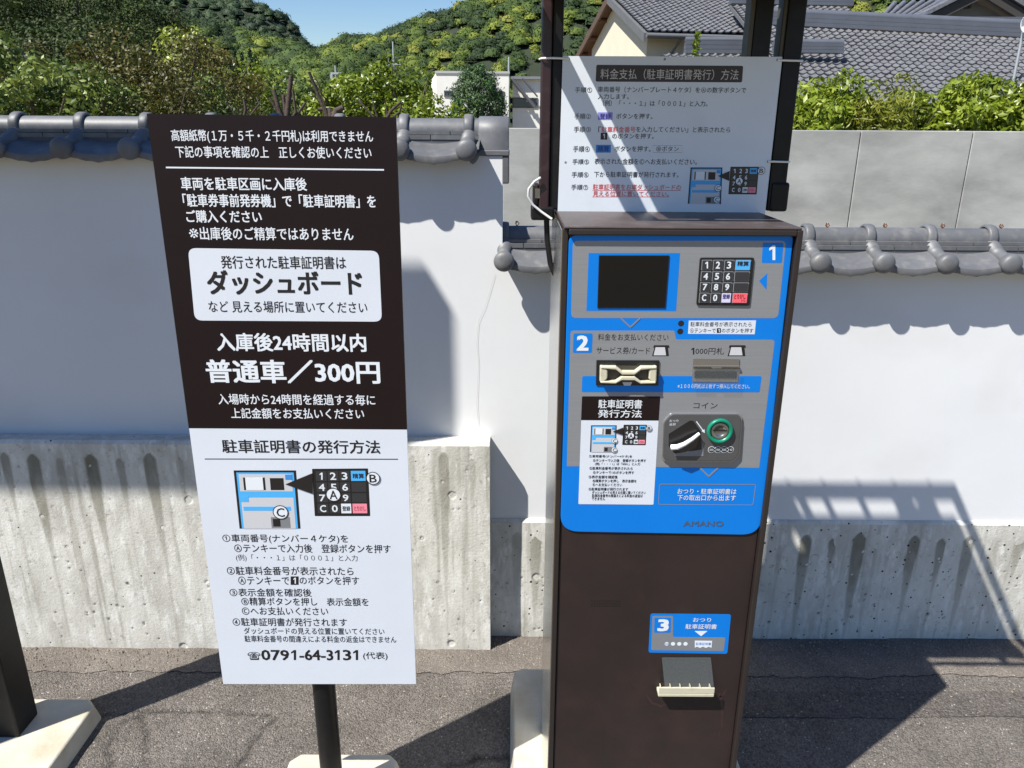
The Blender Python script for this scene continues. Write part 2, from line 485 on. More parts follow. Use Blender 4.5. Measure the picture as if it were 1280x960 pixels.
# ================================================================= WALL
YW = 2.07                       # plaster face
YP1, YP2 = 1.99, 2.058          # left / right plinth faces
XE = -0.028                     # where the high part of the wall ends
wall = thing('garden_wall', 'long white plastered garden wall with grey tiled coping and stained concrete plinth, stepping down behind the machine', 'wall', (0, YW, 0))

M_conc = bpy.data.materials.new('plinth_concrete'); M_conc.use_nodes = True
def conc():
    n = M_conc.node_tree.nodes; l = M_conc.node_tree.links; b = n['Principled BSDF']
    geo = n.new('ShaderNodeNewGeometry')
    def noise(scale, det=8, st=(1, 1, 1), rough=.6):
        mp = n.new('ShaderNodeMapping'); mp.inputs['Scale'].default_value = st; l.new(geo.outputs['Position'], mp.inputs[0])
        t = n.new('ShaderNodeTexNoise'); t.inputs['Scale'].default_value = scale; t.inputs['Detail'].default_value = det; t.inputs['Roughness'].default_value = rough
        l.new(mp.outputs[0], t.inputs['Vector']); return t.outputs[0]
    def rng_(v, a, b_, c, d):
        r_ = n.new('ShaderNodeMapRange'); r_.inputs[1].default_value = a; r_.inputs[2].default_value = b_; r_.inputs[3].default_value = c; r_.inputs[4].default_value = d
        l.new(v, r_.inputs[0]); return r_.outputs[0]
    def mix(a, c, f, blend='MIX'):
        mx = n.new('ShaderNodeMix'); mx.data_type = 'RGBA'; mx.blend_type = blend
        l.new(f, mx.inputs[0])
        if isinstance(a, tuple): mx.inputs[6].default_value = a
        else: l.new(a, mx.inputs[6])
        mx.inputs[7].default_value = c
        return mx.outputs[2]
    c = mix(lin((206, 204, 195)), lin((176, 173, 163)), rng_(noise(9, 8, (1, 1, .4)), .40, .66, 0, 1))
    c = mix(c, lin((222, 221, 214)), rng_(noise(26, 7, (1.5, 1, .5), .7), .5, .66, 0, .85))
    c = mix(c, lin((128, 125, 116)), rng_(noise(60, 8, (1, 1, .8), .75), .57, .70, 0, .75))
    at = n.new('ShaderNodeAttribute'); at.attribute_name = 'stain'
    c = mix(c, lin((106, 102, 84)), at.outputs['Fac'])
    at2 = n.new('ShaderNodeAttribute'); at2.attribute_name = 'pit'
    c = mix(c, lin((52, 50, 47)), at2.outputs['Fac'])
    # small blow holes, dark inside
    vo = n.new('ShaderNodeTexVoronoi'); vo.inputs['Scale'].default_value = 48; l.new(geo.outputs['Position'], vo.inputs['Vector'])
    sp = n.new('ShaderNodeSeparateColor'); l.new(vo.outputs['Color'], sp.inputs[0])
    th = rng_(sp.outputs[0], .3, 1.0, .05, .19)
    lt = n.new('ShaderNodeMath'); lt.operation = 'LESS_THAN'; l.new(vo.outputs['Distance'], lt.inputs[0]); l.new(th, lt.inputs[1])
    gt = n.new('ShaderNodeMath'); gt.operation = 'GREATER_THAN'; l.new(sp.outputs[1], gt.inputs[0]); gt.inputs[1].default_value = .62
    ml = n.new('ShaderNodeMath'); ml.operation = 'MULTIPLY'; l.new(lt.outputs[0], ml.inputs[0]); l.new(gt.outputs[0], ml.inputs[1])
    c = mix(c, lin((46, 44, 41)), ml.outputs[0])
    l.new(c, b.inputs['Base Color']); b.inputs['Roughness'].default_value = .9
    bp = n.new('ShaderNodeBump'); bp.inputs['Strength'].default_value = .5; bp.inputs['Distance'].default_value = .0025
    l.new(noise(150, 8), bp.inputs['Height']); l.new(bp.outputs[0], b.inputs['Normal'])
conc()

def plinth(x0, x1, y, ztop, drips, ties, seed, yback, drop=0.0):
    res = .0042
    nx = int((x1 - x0) / res) + 1; nz = int((ztop - .012 + .06) / res) + 1
    X, Z = np.meshgrid(np.linspace(x0, x1, nx), np.linspace(-.06, ztop - .012, nz))
    D = (fbm(X * 7, Z * 7, 3, seed) - .5) * .0025
    st = np.zeros_like(X); pit = np.zeros_like(X)
    for (cx, zt, zb, wd, amt) in drips:
        t = np.clip((zt - Z) / (zt - zb), 0, 1)
        head = np.clip(1 - ((Z - (zt - wd)) / wd), 0, 1) ** .5 * (Z < zt)
        ww = wd * np.where(t < .25, 1, 1 - (t - .25) * .95) * np.where(Z > zt - wd, head, 1)
        wob = (fbm(Z * 14, X * 0 + cx * 9, 2, seed + 3) - .5) * wd * .25
        edge = np.clip((ww - np.abs(X - cx - wob)) / (wd * .22), 0, 1)
        fade = np.clip(1.1 - t * .75, 0, 1)
        st = np.maximum(st, edge * fade * amt * (.85 + .35 * (fbm(X * 40, Z * 18, 3, seed + 9) - .5)) * (Z <= zt))
    rg = np.random.default_rng(seed)
    cells = []
    for k in range(int(90 * (x1 - x0))):
        cells.append((rg.uniform(x0, x1), rg.uniform(.03, ztop - .02), abs(rg.normal(0, .0013)) + .0013))
    hx = np.linspace(x0, x1, nx); hz = np.linspace(-.06, ztop - .012, nz)
    for (cx, cz, r) in cells:
        i = int((cz + .06) / (hz[1] - hz[0])); j = int((cx - x0) / (hx[1] - hx[0]))
        i0, i1, j0, j1 = max(0, i - 3), i + 5, max(0, j - 3), j + 5
        r = max(r, .0019)
        d = np.hypot(X[i0:i1, j0:j1] - cx, Z[i0:i1, j0:j1] - cz)
        g = np.exp(-(d / r) ** 2)
        D[i0:i1, j0:j1] -= g * .004; pit[i0:i1, j0:j1] = np.maximum(pit[i0:i1, j0:j1], np.clip(g * 1.7, 0, 1))
    for (cx, cz) in ties:      # plugged formwork-tie holes
        d = np.hypot(X - cx, Z - cz)
        D -= np.clip((.0105 - d) / .003, 0, 1) * .005
        ring = np.exp(-((d - .0115) / .0022) ** 2)
        pit = np.maximum(pit, ring * .55 * np.clip(.6 + (Z - cz - (X - cx)) / .02, 0, 1))  # dark crescent on the upper left rim: shade of the hole painted in
    # thin runs and a tide line at the foot
    st = np.maximum(st, np.clip(.22 - Z * 3.2, 0, 1) * (.35 + .4 * fbm(X * 14, Z * 14, 3, 77)))
    st = np.maximum(st, np.clip((fbm(X * 70, Z * 3, 3, seed + 20) - .62) * 2.2, 0, .45))
    V = np.stack([X, y - D, Z], -1).reshape(-1, 3)
    me = np_mesh('plinth', V, gridfaces(nz, nx), M_conc, {'stain': st.ravel(), 'pit': pit.ravel()})
    o = link('plinth', me, wall)
    # body with chamfered top
    b = MB()
    b.add([(x0, y + .003, -.06), (x1, y + .003, -.06), (x1, yback, -.06), (x0, yback, -.06),
           (x0, y, ztop - .012), (x1, y, ztop - .012), (x1, y + .008, ztop - .003), (x0, y + .008, ztop - .003), (x0, yback, ztop - .003 - (yback - y) * drop), (x1, yback, ztop - .003 - (yback - y) * drop)],
          [(4, 5, 6, 7), (7, 6, 9, 8), (1, 2, 9, 6, 5), (0, 4, 7, 8, 3), (0, 1, 5, 4)])
    b.obj('plinth_top', M_conc, wall)
def drip(px, pyt, pyb, wpx, Y, amt):
    x, zt = PY(px, pyt, Y); _, zb = PY(px, pyb, Y)
    return (x, zt, zb, wpx * .5 * 2.15 / 961, amt)
dl = [drip(4, 565, 640, 14, YP1, .8), drip(39, 567, 715, 19, YP1, .95), drip(73, 572, 680, 12, YP1, .55), drip(112, 567, 700, 19, YP1, 1), drip(149, 572, 650, 12, YP1, .7),
      drip(186, 566, 712, 18, YP1, .95), drip(224, 572, 640, 10, YP1, .5), drip(262, 568, 700, 16, YP1, .8), drip(330, 568, 700, 16, YP1, .8), drip(400, 568, 700, 16, YP1, .8),
      drip(480, 568, 660, 16, YP1, .7), drip(515, 568, 640, 9, YP1, .4), drip(554, 565, 750, 15, YP1, .75), drip(590, 573, 660, 9, YP1, .45)]
dr = [drip(646, 665, 760, 16, YP2, .5), drip(670, 670, 780, 17, YP2, .75), drip(975, 682, 740, 9, YP2, .5), drip(1009, 668, 792, 18, YP2, .95), drip(1042, 673, 716, 12, YP2, .85), drip(1076, 666, 790, 20, YP2, 1),
      drip(1112, 680, 720, 9, YP2, .5), drip(1144, 669, 768, 18, YP2, .95), drip(1178, 673, 740, 14, YP2, .9), drip(1213, 670, 792, 17, YP2, .8),
      drip(1245, 672, 725, 10, YP2, .3), drip(1279, 664, 725, 18, YP2, .7), drip(1310, 664, 765, 18, YP2, .8)]
plinth(-2.6, -.062, YP1, .703, dl, [PY(236, 625, YP1), PY(229, 808, YP1), PY(565, 619, YP1), PY(564, 804, YP1)], 3, YW + .12, .16)
plinth(-.0615, 2.6, YP2, .425, dr, [PY(670, 721, YP2), PY(1018, 698, YP2), PY(978, 715, YP2)], 8, YW + .12)
# plaster: one slightly uneven face with the step in its top
def plaster():
    xs_ = np.concatenate([np.linspace(-2.6, -.0605, 86)[:-1], np.linspace(-.0605, XE, 3)[:-1], np.linspace(XE, 2.6, 90)])
    zs_ = np.concatenate([np.linspace(.40, 1.195, 28)[:-1], np.linspace(1.195, 1.485, 10)])
    X, Z = np.meshgrid(xs_, zs_)
    Yf = YW - (fbm(X * 3, Z * 3, 3, 40) - .5) * .003
    V = np.stack([X, Yf, Z], -1).reshape(-1, 3)
    Fq = gridfaces(len(zs_), len(xs_))
    c = V[Fq].mean(1)
    Fq = Fq[~((c[:, 0] > XE) & (c[:, 2] > 1.195))]
    link('plaster', np_mesh('plaster', V, Fq, M_plaster), wall)
    MB().box(-2.6, XE, YW + .004, YW + .118, .41, 1.4849).box(XE + .0002, 2.6, YW + .004, YW + .118, .41, 1.1949).obj('wall_core', M_plaster, wall)
    MB().box(XE - .004, XE + .0001, YW - .0005, YW + .1178, 1.196, 1.485).obj('wall_end', M_plaster, wall)
plaster()
# hairline crack in the plaster (a real groove filled dark)
ck = [(619, 342), (613, 362), (606, 385), (598, 402), (596, 430), (598, 455), (597, 480), (596, 505), (598, 530), (594, 546)]
pts = [PY(a, b, YW - .0012) for a, b in ck]
cb = MB()
for (a, b) in zip(pts[:-1], pts[1:]):
    n_ = Vector((-(b[1] - a[1]), b[0] - a[0])).normalized() * .0004
    y = YW - .0022
    cb.add([(a[0] + n_.x, y, a[1] + n_.y), (b[0] + n_.x, y, b[1] + n_.y), (b[0] - n_.x, y, b[1] - n_.y), (a[0] - n_.x, y, a[1] - n_.y)], [(3, 2, 1, 0)])
cb.obj('crack', mat('crack_grey', (176, 175, 170), .9), wall)

# --- coping tiles ---------------------------------------------------
PITCH_T = .1665
YR = YW + .06           # ridge axis
YE = YW - .068          # face of the round ends
def mesh_ball():
    b = MB()
    # round end with shallow dome, and the half-round cover tile running up to the ridge
    b.lathe((0, 0, 0), [(.0255, -.016), (.0268, -.006), (.0272, 0), (.0255, .006), (.022, .0098), (.015, .0125), (.008, .0138), (.001, .0142)], 'Y', 28)
    return b.mesh('round_tile_end', M_tile)
def mesh_cover():
    b = MB(); P_ = []
    for t, r, dz in ((0, .0165, 0.004), (.3, .0168, .010), (.55, .0172, .017), (.552, .0190, .018), (1.0, .0195, .038)):
        y = .012 + t * (YR - YE - .03)
        row = []
        for k in range(15):
            a = math.pi * (-.12 + 1.24 * k / 14)
            row.append((r * math.cos(a), y, r * math.sin(a) + dz))
        P_.append(row)
    b.grid(P_)
    return b.mesh('cover_tile', M_tile)
def mesh_pan():
    b = MB(); hw = PITCH_T / 2
    def sag(u): return -.016 * (1 - (u / hw) ** 2)
    cols = [hw * (-1 + 2 * k / 16) for k in range(17)]
    top = []
    for t in (0, .08, .3, .6, 1.0):
        y = .004 + t * (YR - YE - .012)
        top.append([(u, y, sag(u) * (1 - .5 * t) - .004 + .036 * t - (.0025 if t == 0 else 0)) for u in cols])
    b.grid(top)
    # front lip, its lower edge scalloped
    lip = []
    def low(u):
        s_ = abs(u) / hw
        return -.042 + .0165 * s_ ** 1.6 + .0022 * abs(math.sin(u / hw * math.pi * 2.5))
    for k, f in enumerate((0, .5, 1.0)):
        lip.append([(u, .004 - (.0045 if 0 < k < 2 else .002), sag(u) - .0065 + (low(u) - sag(u) + .0065) * f) for u in cols])
    lipb = [[(p[0], p[1] + .010, p[2]) for p in lip[-1]]]
    b.grid([top[0], lip[0]]); b.grid([[(p[0], p[1], p[2]) for p in lip[0]], lip[1], lip[2]]); b.grid([[(p[0], p[1], p[2]) for p in lip[2]], lipb[0]])
    # underside back to the wall
    und = [[(u, .014, low(u)) for u in cols], [(u, .02, sag(u) - .012) for u in cols], [(u, YW - YE + .01, sag(u) - .004) for u in cols]]
    b.grid(und)
    return b.mesh('pan_tile', M_tile)
def mesh_ridge(L):
    b = MB(); P_ = []
    for x in (-L / 2, L / 2):
        row = []
        for k in range(17):
            a = math.pi * (-.08 + 1.16 * k / 16)
            row.append((x, .032 * math.cos(a), .032 * math.sin(a)))
        P_.append(row)
    b.grid(P_); return b.mesh('ridge_tile', M_tile)
def mesh_collar():
    b = MB(); P_ = []
    for x, r in ((-.0125, .030), (-.0118, .035), (-.008, .0370), (.006, .0370), (.0118, .035), (.0125, .030)):
        row = []
        for k in range(19):
            a = math.pi * (-.25 + 1.5 * k / 18)
            row.append((x, r * math.cos(a), r * math.sin(a)))
        P_.append(row)
    b.grid(P_); return b.mesh('ridge_collar', M_tile)
MBALL, MCOV, MPAN, MRID, MCOL = mesh_ball(), mesh_cover(), mesh_pan(), mesh_ridge(PITCH_T - .004), mesh_collar()
def noshi(L, d, h): return MB().box(-L / 2, L / 2, -d, d, 0, h).mesh('ridge_course_tile', M_tile)
NL = PITCH_T - .0022
MN1, MN2 = noshi(NL, .042, .0085), noshi(NL, .052, .011)

def coping(xs, xend0, xend1, zb):
    """xs: x of the round ends; zb: height of their centres"""
    tilt = lambda: random.uniform(-.0012, .0012)
    for x in xs:
        o = link('round_tile_end', MBALL, wall, loc=(x, YE, zb + tilt())); o.rotation_euler.x = random.uniform(-.03, .03)
        link('cover_tile', MCOV, wall, loc=(x, YE, zb))
        link('ridge_collar', MCOL, wall, loc=(x, YR, zb + .052))
    ps = [x - PITCH_T / 2 for x in xs] + [xs[-1] + PITCH_T / 2]
    zr = zb + .05
    for x in ps:
        if x - .09 < xend0 - .01: pass
        o = link('pan_tile', MPAN, wall, loc=(x, YE + .002, zb + .007 + tilt()))
        o.rotation_euler.y = random.uniform(-.006, .006)
        if x + .08 > xend1 + .05 or x - .08 < xend0 - .05: o.scale.x = .0
        link('ridge_tile', MRID, wall, loc=(x, YR, zr + tilt()))
    for x in ps:
        link('ridge_course_tile', MN1, wall, loc=(x + .045, YR, zr - .0155))
        link('ridge_course_tile', MN2, wall, loc=(x + .005, YR, zr - .0275))
Lx = [PY(583, 186, YE)[0] - .1685 * k for k in range(14)][::-1]
zl = PY(583, 188, YE)[1]
Rx = [PY(630, 328, YE)[0] + .1655 * k for k in range(16)]
zr_ = PY(1023, 329, YE)[1]
def coping2(xs, zb, x_lo, x_hi):
    for i, x in enumerate(xs):
        o = link('round_tile_end', MBALL, wall, loc=(x, YE, zb + random.uniform(-.001, .001)))
        link('cover_tile', MCOV, wall, loc=(x, YE, zb))
        if x_lo < x < x_hi: link('ridge_collar', MCOL, wall, loc=(x, YR, zb + .050))
    ps = [x - PITCH_T / 2 for x in xs] + [xs[-1] + PITCH_T / 2]
    for x in ps:
        a, b = max(x - PITCH_T / 2, x_lo), min(x + PITCH_T / 2, x_hi)
        if b - a < .02: continue
        cx, k = (a + b) / 2, (b - a) / PITCH_T
        for nm, me, loc, sc in (('pan_tile', MPAN, (cx, YE + .002, zb + .007 + random.uniform(-.0008, .0008)), k),
                                ('ridge_tile', MRID, (cx, YR, zb + .0445 + random.uniform(-.0008, .0008)), k)):
            o = link(nm, me, wall, loc=loc); o.scale.x = k
    zz = zb + .0445
    n = int((x_hi - x_lo) / PITCH_T)
    for j in range(n + 1):
        for me, off, dz in ((MN1, .06, -.0085), (MN2, .11, -.0205)):
            a = x_lo + j * PITCH_T - off; b = a + NL
            a2, b2 = max(a, x_lo), min(b, x_hi)
            if b2 - a2 < .01: continue
            o = link('ridge_course_tile', me, wall, loc=((a2 + b2) / 2, YR, zz + dz)); o.scale.x = (b2 - a2) / NL
XL1 = PY(601, 180, YR)[0]
coping2(Lx, zl, -2.6, XL1)
coping2(Rx, zr_, XE + .001, 2.6)
MB().box(-2.6, XL1, YR - .05, YR + .05, zl - .03, zl + .030).obj('ridge_mortar', M_tiledk, wall)
MB().box(XE + .001, 2.6, YR - .05, YR + .05, zr_ - .03, zr_ + .030).obj('ridge_mortar', M_tiledk, wall)
# end tile of the high coping: an arched shell with a drop on the end
xe0, xe1 = PY(598, 180, YR - .04)[0], PY(636, 180, YR - .04)[0]
b = MB()
prof = []
zc = zl + .030
for k in range(13):
    a = math.pi * k / 12
    prof.append((-.052 * math.cos(a), zc + .012 + .040 * math.sin(a)))
outer = [(-.058, zc - .030)] + prof + [(.058, zc - .030)]
def loop(x, s=1.0): return [(x, YR + p[0] * s, zc + (p[1] - zc) * s) for p in outer]
rows = [loop(xe0, .94), loop(xe0 + .003, 1.0), loop(xe1 - .003, 1.0), loop(xe1, .95)]
b.grid(rows)
n = len(outer)
b.add(rows[0], [tuple(range(n))]); b.add(rows[3], [tuple(range(n - 1, -1, -1))])
b.obj('ridge_end_tile', M_tile, wall)
MB().box(xe0 - .002, xe1 + .002, YR - .065, YR - .002, zc - .046, zc - .0305).obj('ridge_end_tile', M_tile, wall, .003)
MB().box(xe1 - .017, xe1 + .001, YR - .062, YR + .05, zc - .115, zc - .0465).obj('verge_tile', M_tile, wall, .003)
# tie wires twisted above the low ridge
wm = mat('copper_tie_wire', (150, 100, 74), .4, metal=.8)
for px in (1033, 1105, 1177, 1250, 646):
    x, z = PY(px, 290, YR)
    z = zr_ + .0445 + .031
    bb = MB()
    for k in range(3):
        a = k * 2.1
        bb.tube([(x, YR, z), (x + .006 * math.cos(a), YR + .004 * math.sin(a), z + .006), (x + .002 * math.cos(a + 1), YR, z + .013)], .0013, 6)
    bb.obj('tie_wire', wm, wall)

# grit and dry leaves gathered along the foot of the wall
def litter():
    rg = np.random.default_rng(31); n = 900
    x = rg.uniform(-1.7, 2.2, n); foot = np.where(x < -.06, YP1, YP2)
    y = foot - .004 - np.abs(rg.normal(0, .05, n)) * np.where(rg.uniform(0, 1, n) < .25, 4, 1)
    C = np.stack([x, y, np.full(n, .0105)], 1)
    sz = rg.uniform(.0015, .005, n)
    V = []; F_ = []
    for i in range(n):
        a = rg.uniform(0, 6.28); c, s_ = math.cos(a) * sz[i], math.sin(a) * sz[i]; h = sz[i] * rg.uniform(.3, .9)
        p = C[i]; b0 = len(V)
        V += [(p[0] + c, p[1] + s_, p[2] - .003), (p[0] - s_ * .7, p[1] + c * .7, p[2] - .003), (p[0] - c, p[1] - s_, p[2] - .003), (p[0] + s_ * .7, p[1] - c * .7, p[2] - .003), (p[0] + c * .2, p[1], p[2] + h)]
        F_ += [(b0, b0 + 1, b0 + 4), (b0 + 1, b0 + 2, b0 + 4), (b0 + 2, b0 + 3, b0 + 4), (b0 + 3, b0, b0 + 4)]
    me = np_mesh('grit', np.array(V), np.array(F_), mat('grit', (132, 122, 108), .9, var=(90, .4)), smooth=False)
    tag(link('grit', me), kind='stuff')
litter()

# ================================================================= diagrams used on all three notices
def qmap(q):
    (x0, y0), (x1, y1), (x2, y2), (x3, y3) = q      # tl, tr, br, bl
    def f(u, v):
        tx, ty = x0 + (x1 - x0) * u, y0 + (y1 - y0) * u
        bx, by = x3 + (x2 - x3) * u, y3 + (y2 - y3) * u
        return (tx + (bx - tx) * v, ty + (by - ty) * v)
    return f
def dia_machine(Fc, q, L, parent=None, detail=True):
    f = qmap(q)
    def r(nm, u0, v0, u1, v1, lay, m, rr=0): return Fc.plate(nm, [f(u0, v0), f(u1, v0), f(u1, v1), f(u0, v1)], lay, m, r=rr)
    r('machine_picture', 0, 0, 1, 1, L, M_black)
    r('machine_picture', .04, .035, .96, 1, L + 1, M_blue3, .001)
    r('machine_picture', .075, .065, .925, .36, L + 2, M_silver, .001)
    r('machine_picture', .14, .12, .49, .335, L + 3, M_black); r('machine_picture', .175, .12, .455, .335, L + 4, M_printwhite)
    r('machine_picture', .57, .13, .79, .335, L + 3, M_black)
    r('machine_picture', .82, .07, .93, .16, L + 3, M_blue2)
    r('machine_picture', .075, .47, .925, 1, L + 2, M_silver); r('machine_picture', .075, .44, .2, .54, L + 3, M_blue3)
    r('machine_picture', .1, .62, .87, .69, L + 3, M_blue3)
    r('machine_picture', .53, .80, .84, .985, L + 3, M_greyline); r('machine_picture', .56, .83, .68, .96, L + 4, M_black)
def dia_keypad(Fc, q, L, small=False):
    f = qmap(q)
    def r(nm, u0, v0, u1, v1, lay, m, rr=0): return Fc.plate(nm, [f(u0, v0), f(u1, v0), f(u1, v1), f(u0, v1)], lay, m, r=rr)
    r('keypad_picture', 0, 0, 1, 1, L, M_keys, .0015)
    cols = [(.06, .255), (.275, .465), (.485, .665), (.69, .95)]
    rows = [(.05, .26), (.29, .49), (.52, .71), (.74, .94)]
    lab = ['123*', '456*', '789*', 'C0**']
    for j, (v0, v1) in enumerate(rows):
        for i, (u0, u1) in enumerate(cols):
            m = M_keyface
            if (i, j) == (3, 0): m = M_blue3
            if (i, j) == (3, 3): m = M_pink
            if (i, j) == (2, 3): m = M_printwhite
            r('key_picture', u0, v0, u1, v1, L + 1, m)
            ch = lab[j][i]
            a = f(u0 + (u1 - u0) * .25, v0 + (v1 - v0) * .14); bq = f(u0 + (u1 - u0) * .75, v0 + (v1 - v0) * .86)
            if ch != '*': Fc.text(ch, a[0], a[1], bq[0], bq[1], L + 2, M_printwhite, .02)
    for txt, i, j, m in (('精算', 3, 0, M_black), ('登録', 2, 3, M_black), ('とりけし', 3, 3, M_red)):
        (u0, u1), (v0, v1) = cols[i], rows[j]
        a = f(u0 + (u1 - u0) * .12, v0 + (v1 - v0) * .25); bq = f(u0 + (u1 - u0) * .88, v0 + (v1 - v0) * .75)
        Fc.text(txt, a[0], a[1], bq[0], bq[1], L + 2, m, .01)
def callout(Fc, ch, px, py, rpx, L):
    r_ = Fc.xz(px + rpx, py)[0] - Fc.xz(px, py)[0]
    Fc.disc('callout', px, py, r_, L, M_black); Fc.disc('callout', px, py, r_ * .88, L + 1, M_printwhite)
    Fc.text(ch, px - rpx * .5, py - rpx * .55, px + rpx * .5, py + rpx * .55, L + 2, M_black, .01)

# ================================================================= standing notice (left)
YS = 1.36
sgn = thing('standing_notice_sign', 'tall brown and white parking notice board on a black pole left of the blue machine', 'sign', (-.41, YS + .03, .0))
FS = Face(YS, sgn)
c_tl, c_tr, c_br, c_bl = (184, 142.5), (494.5, 147), (520, 855), (279, 855)
q = [PY(*p, YS) for p in (c_tl, c_tr, c_br, c_bl)]
sx0 = (q[0][0] + q[3][0]) / 2; sx1 = (q[1][0] + q[2][0]) / 2; sz1 = (q[0][1] + q[1][1]) / 2; sz0 = (q[2][1] + q[3][1]) / 2
print('SIGN', q, 'size', sx1 - sx0, sz1 - sz0)
MB().prismY([q[0], q[1], q[2], q[3]], YS, YS + .004).obj('board', M_signwhite, sgn)
lerp = lambda a, b, t: (a[0] + (b[0] - a[0]) * t, a[1] + (b[1] - a[1]) * t)
zsplit = PY(375, 536, YS)[1]
tl = (q[0][1] - zsplit) / (q[0][1] - q[3][1]); tr = (q[1][1] - zsplit) / (q[1][1] - q[2][1])
e = .0006
MB().prismY([(q[0][0] - e, q[0][1] + e), (q[1][0] + e, q[1][1] + e), (lerp(q[1], q[2], tr)[0] + e, zsplit), (lerp(q[0], q[3], tl)[0] - e, zsplit)], YS - .00025, YS + .0046).obj('brown_panel', M_signbrown, sgn)
W = M_printwhite; K = M_black
T = lambda s_, a, b, c, d, m=K, bold=0.0, L=2: FS.text(s_, a, b, c, d, L, m, bold)
T('高額紙幣(１万・５千・２千円札)は利用できません', 214.5, 162.6, 466.3, 179.2, W, .012)
T('下記の事項を確認の上　正しくお使いください', 219.8, 183, 464.2, 197.7, W, .012)
FS.line('rule', (207.5, 209.3), (480, 212.3), 1.9, 2, W)
T('車両を駐車区画に入庫後', 226.5, 221.8, 383.2, 237.8, W, .02)
T('「駐車券事前発券機」で「駐車証明書」を', 229, 243, 469.5, 259, W, .02)
T('ご購入ください', 233, 263, 327, 278.2, W, .02)
T('※', 236.5, 285.5, 248, 297.5, W); T('出庫後のご精算ではありません', 250, 284.2, 441.6, 300.2, W, .014)
FS.plate('white_box', [(235, 310), (473.5, 313.5), (477.5, 402), (243.5, 400.5)], 2, M_signwhite, r=.014)
T('発行された駐車証明書は', 276.4, 320, 432.3, 336, K, .012, 3)
T('ダッシュボード', 259.7, 338.5, 452.2, 368, K, .035, 3)
T('など 見える場所に置いてください', 261, 376.6, 459, 390.8, K, .008, 3)
T('入庫後24時間以内', 271.2, 416.8, 457.1, 439, W, .028)
T('普通車／300円', 258.4, 450.2, 474.1, 478.6, W, .035)
T('入場時から24時間を経過する毎に', 273, 492.7, 468.8, 506, W, .012)
T('上記金額をお支払いください', 289, 510.2, 455, 523.3, W, .012)
T('駐車証明書の発行方法', 277.8, 550, 474.9, 566.5, K, .02, 1)
FS.line('rule', (256, 573.7), (497.5, 574), 1.1, 1, K)
dia_machine(FS, [(292, 588), (370, 588), (375.7, 660.7), (299.5, 660.7)], 1)
FS.plate('pointer', [(391, 591), (391, 617), (357, 605)], 7, K)
dia_keypad(FS, [(390, 586), (460, 585.5), (462.8, 645), (393.5, 645)], 1)
callout(FS, 'A', 417, 618, 9.5, 8); callout(FS, 'B', 466.5, 597.5, 8.8, 8); callout(FS, 'C', 351, 640, 9.8, 8)
T('①車両番号(ナンバー４ケタ)を', 278.2, 668, 435, 679.3, K, .008, 1)
T('Ⓐテンキーで入力後　登録ボタンを押す', 293, 680.2, 488.3, 690.8, K, .008, 1)
T('(例)「・・・１」は「０００１」と入力', 295, 693.3, 447, 702.3, K, .0, 1)
T('②駐車料金番号が表示されたら', 283.8, 708.3, 441.8, 718.8, K, .008, 1)
T('Ⓐテンキーで', 298, 720.5, 361.5, 730.8, K, .006, 1)
FS.rect('number_box', 363.3, 720.5, 373.3, 731, 1, K); T('1', 366.6, 722, 370.2, 729.5, W, .02, 2)
T('のボタンを押す', 374.5, 720.5, 448.8, 730.8, K, .006, 1)
T('③表示金額を確認後', 287, 735.5, 389.3, 745.5, K, .008, 1)
T('Ⓑ精算ボタンを押し　表示金額を', 301.8, 747, 460.5, 757, K, .008, 1)
T('Ⓒへお支払いください', 302.5, 758.8, 410, 768.8, K, .008, 1)
T('④駐車証明書が発行されます', 290.9, 772.5, 433.6, 782.6, K, .008, 1)
T('ダッシュボードの見える位置に置いてください', 305, 784.7, 480.4, 792.9, K, .006, 1)
T('駐車料金番号の間違えによる料金の返金はできません', 305.8, 794.7, 495.3, 802.9, K, .006, 1)
T('☎', 309.8, 815, 325.5, 825, K, .01, 1)
T('079', 327, 812.5, 361, 825, K, .028, 1); FS.one(363.5, 812.5, 370.5, 825, 1, K)
T('-64-3', 374.5, 812.5, 416, 825, K, .028, 1); FS.one(418, 812.5, 425, 825, 1, K); T('3', 429, 812.5, 438.5, 825, K, .028, 1); FS.one(441, 812.5, 448, 825, 1, K)
T('(代表)', 453.9, 815, 484.4, 825.2, K, .008, 1)
pxc = PY(408, 900, YS + .03)[0]
MB().tube([(pxc, YS + .0335, .03), (pxc, YS + .0335, sz1 - .12)], .0245, 24).obj('pole', M_postblack, sgn)
for zz in (sz0 + .12, sz1 - .2):
    MB().box(pxc - .03, pxc + .03, YS + .004, YS + .0095, zz - .012, zz + .012).obj('clamp', M_postblack, sgn, .002)
def slab(name, x0, x1, y0, y1, h, parent, cut=.025, rn=.0):
    pts = [(x0 + cut, y0), (x1 - cut, y0), (x1, y0 + cut), (x1, y1 - cut), (x1 - cut, y1), (x0 + cut, y1), (x0, y1 - cut), (x0, y0 + cut)]
    return MB().prismZ(pts, .002, h, .014).obj(name, M_slab, parent, .006, 3)
y_b = PZ(430, 941, .055)[1]
slab('concrete_base', PZ(360, 941, .055)[0], PZ(504, 941, .055)[0], y_b - .28, y_b + .008, .055, sgn)

# ================================================================= payment machine
YM = 1.28; MD = .32
mch = thing('parking_payment_machine', 'tall dark brown parking payment machine with a blue and grey front panel, keypad and slots', 'machine', (.28, YM + .1, .05))
mx0 = PY(699, 288, YM)[0]; mx1 = PY(1002, 283, YM)[0]; mzt = PY(850, 286, YM)[1]
mb0 = PY(688.5, 955, YM)[0]; mb1 = PY(918, 960, YM)[0]
print('MACHINE', mx0, mx1, mzt, mb0, mb1)
mx0 = (mx0 + mb0) / 2; mx1 = (mx1 + mb1) / 2
FM = Face(YM, mch)
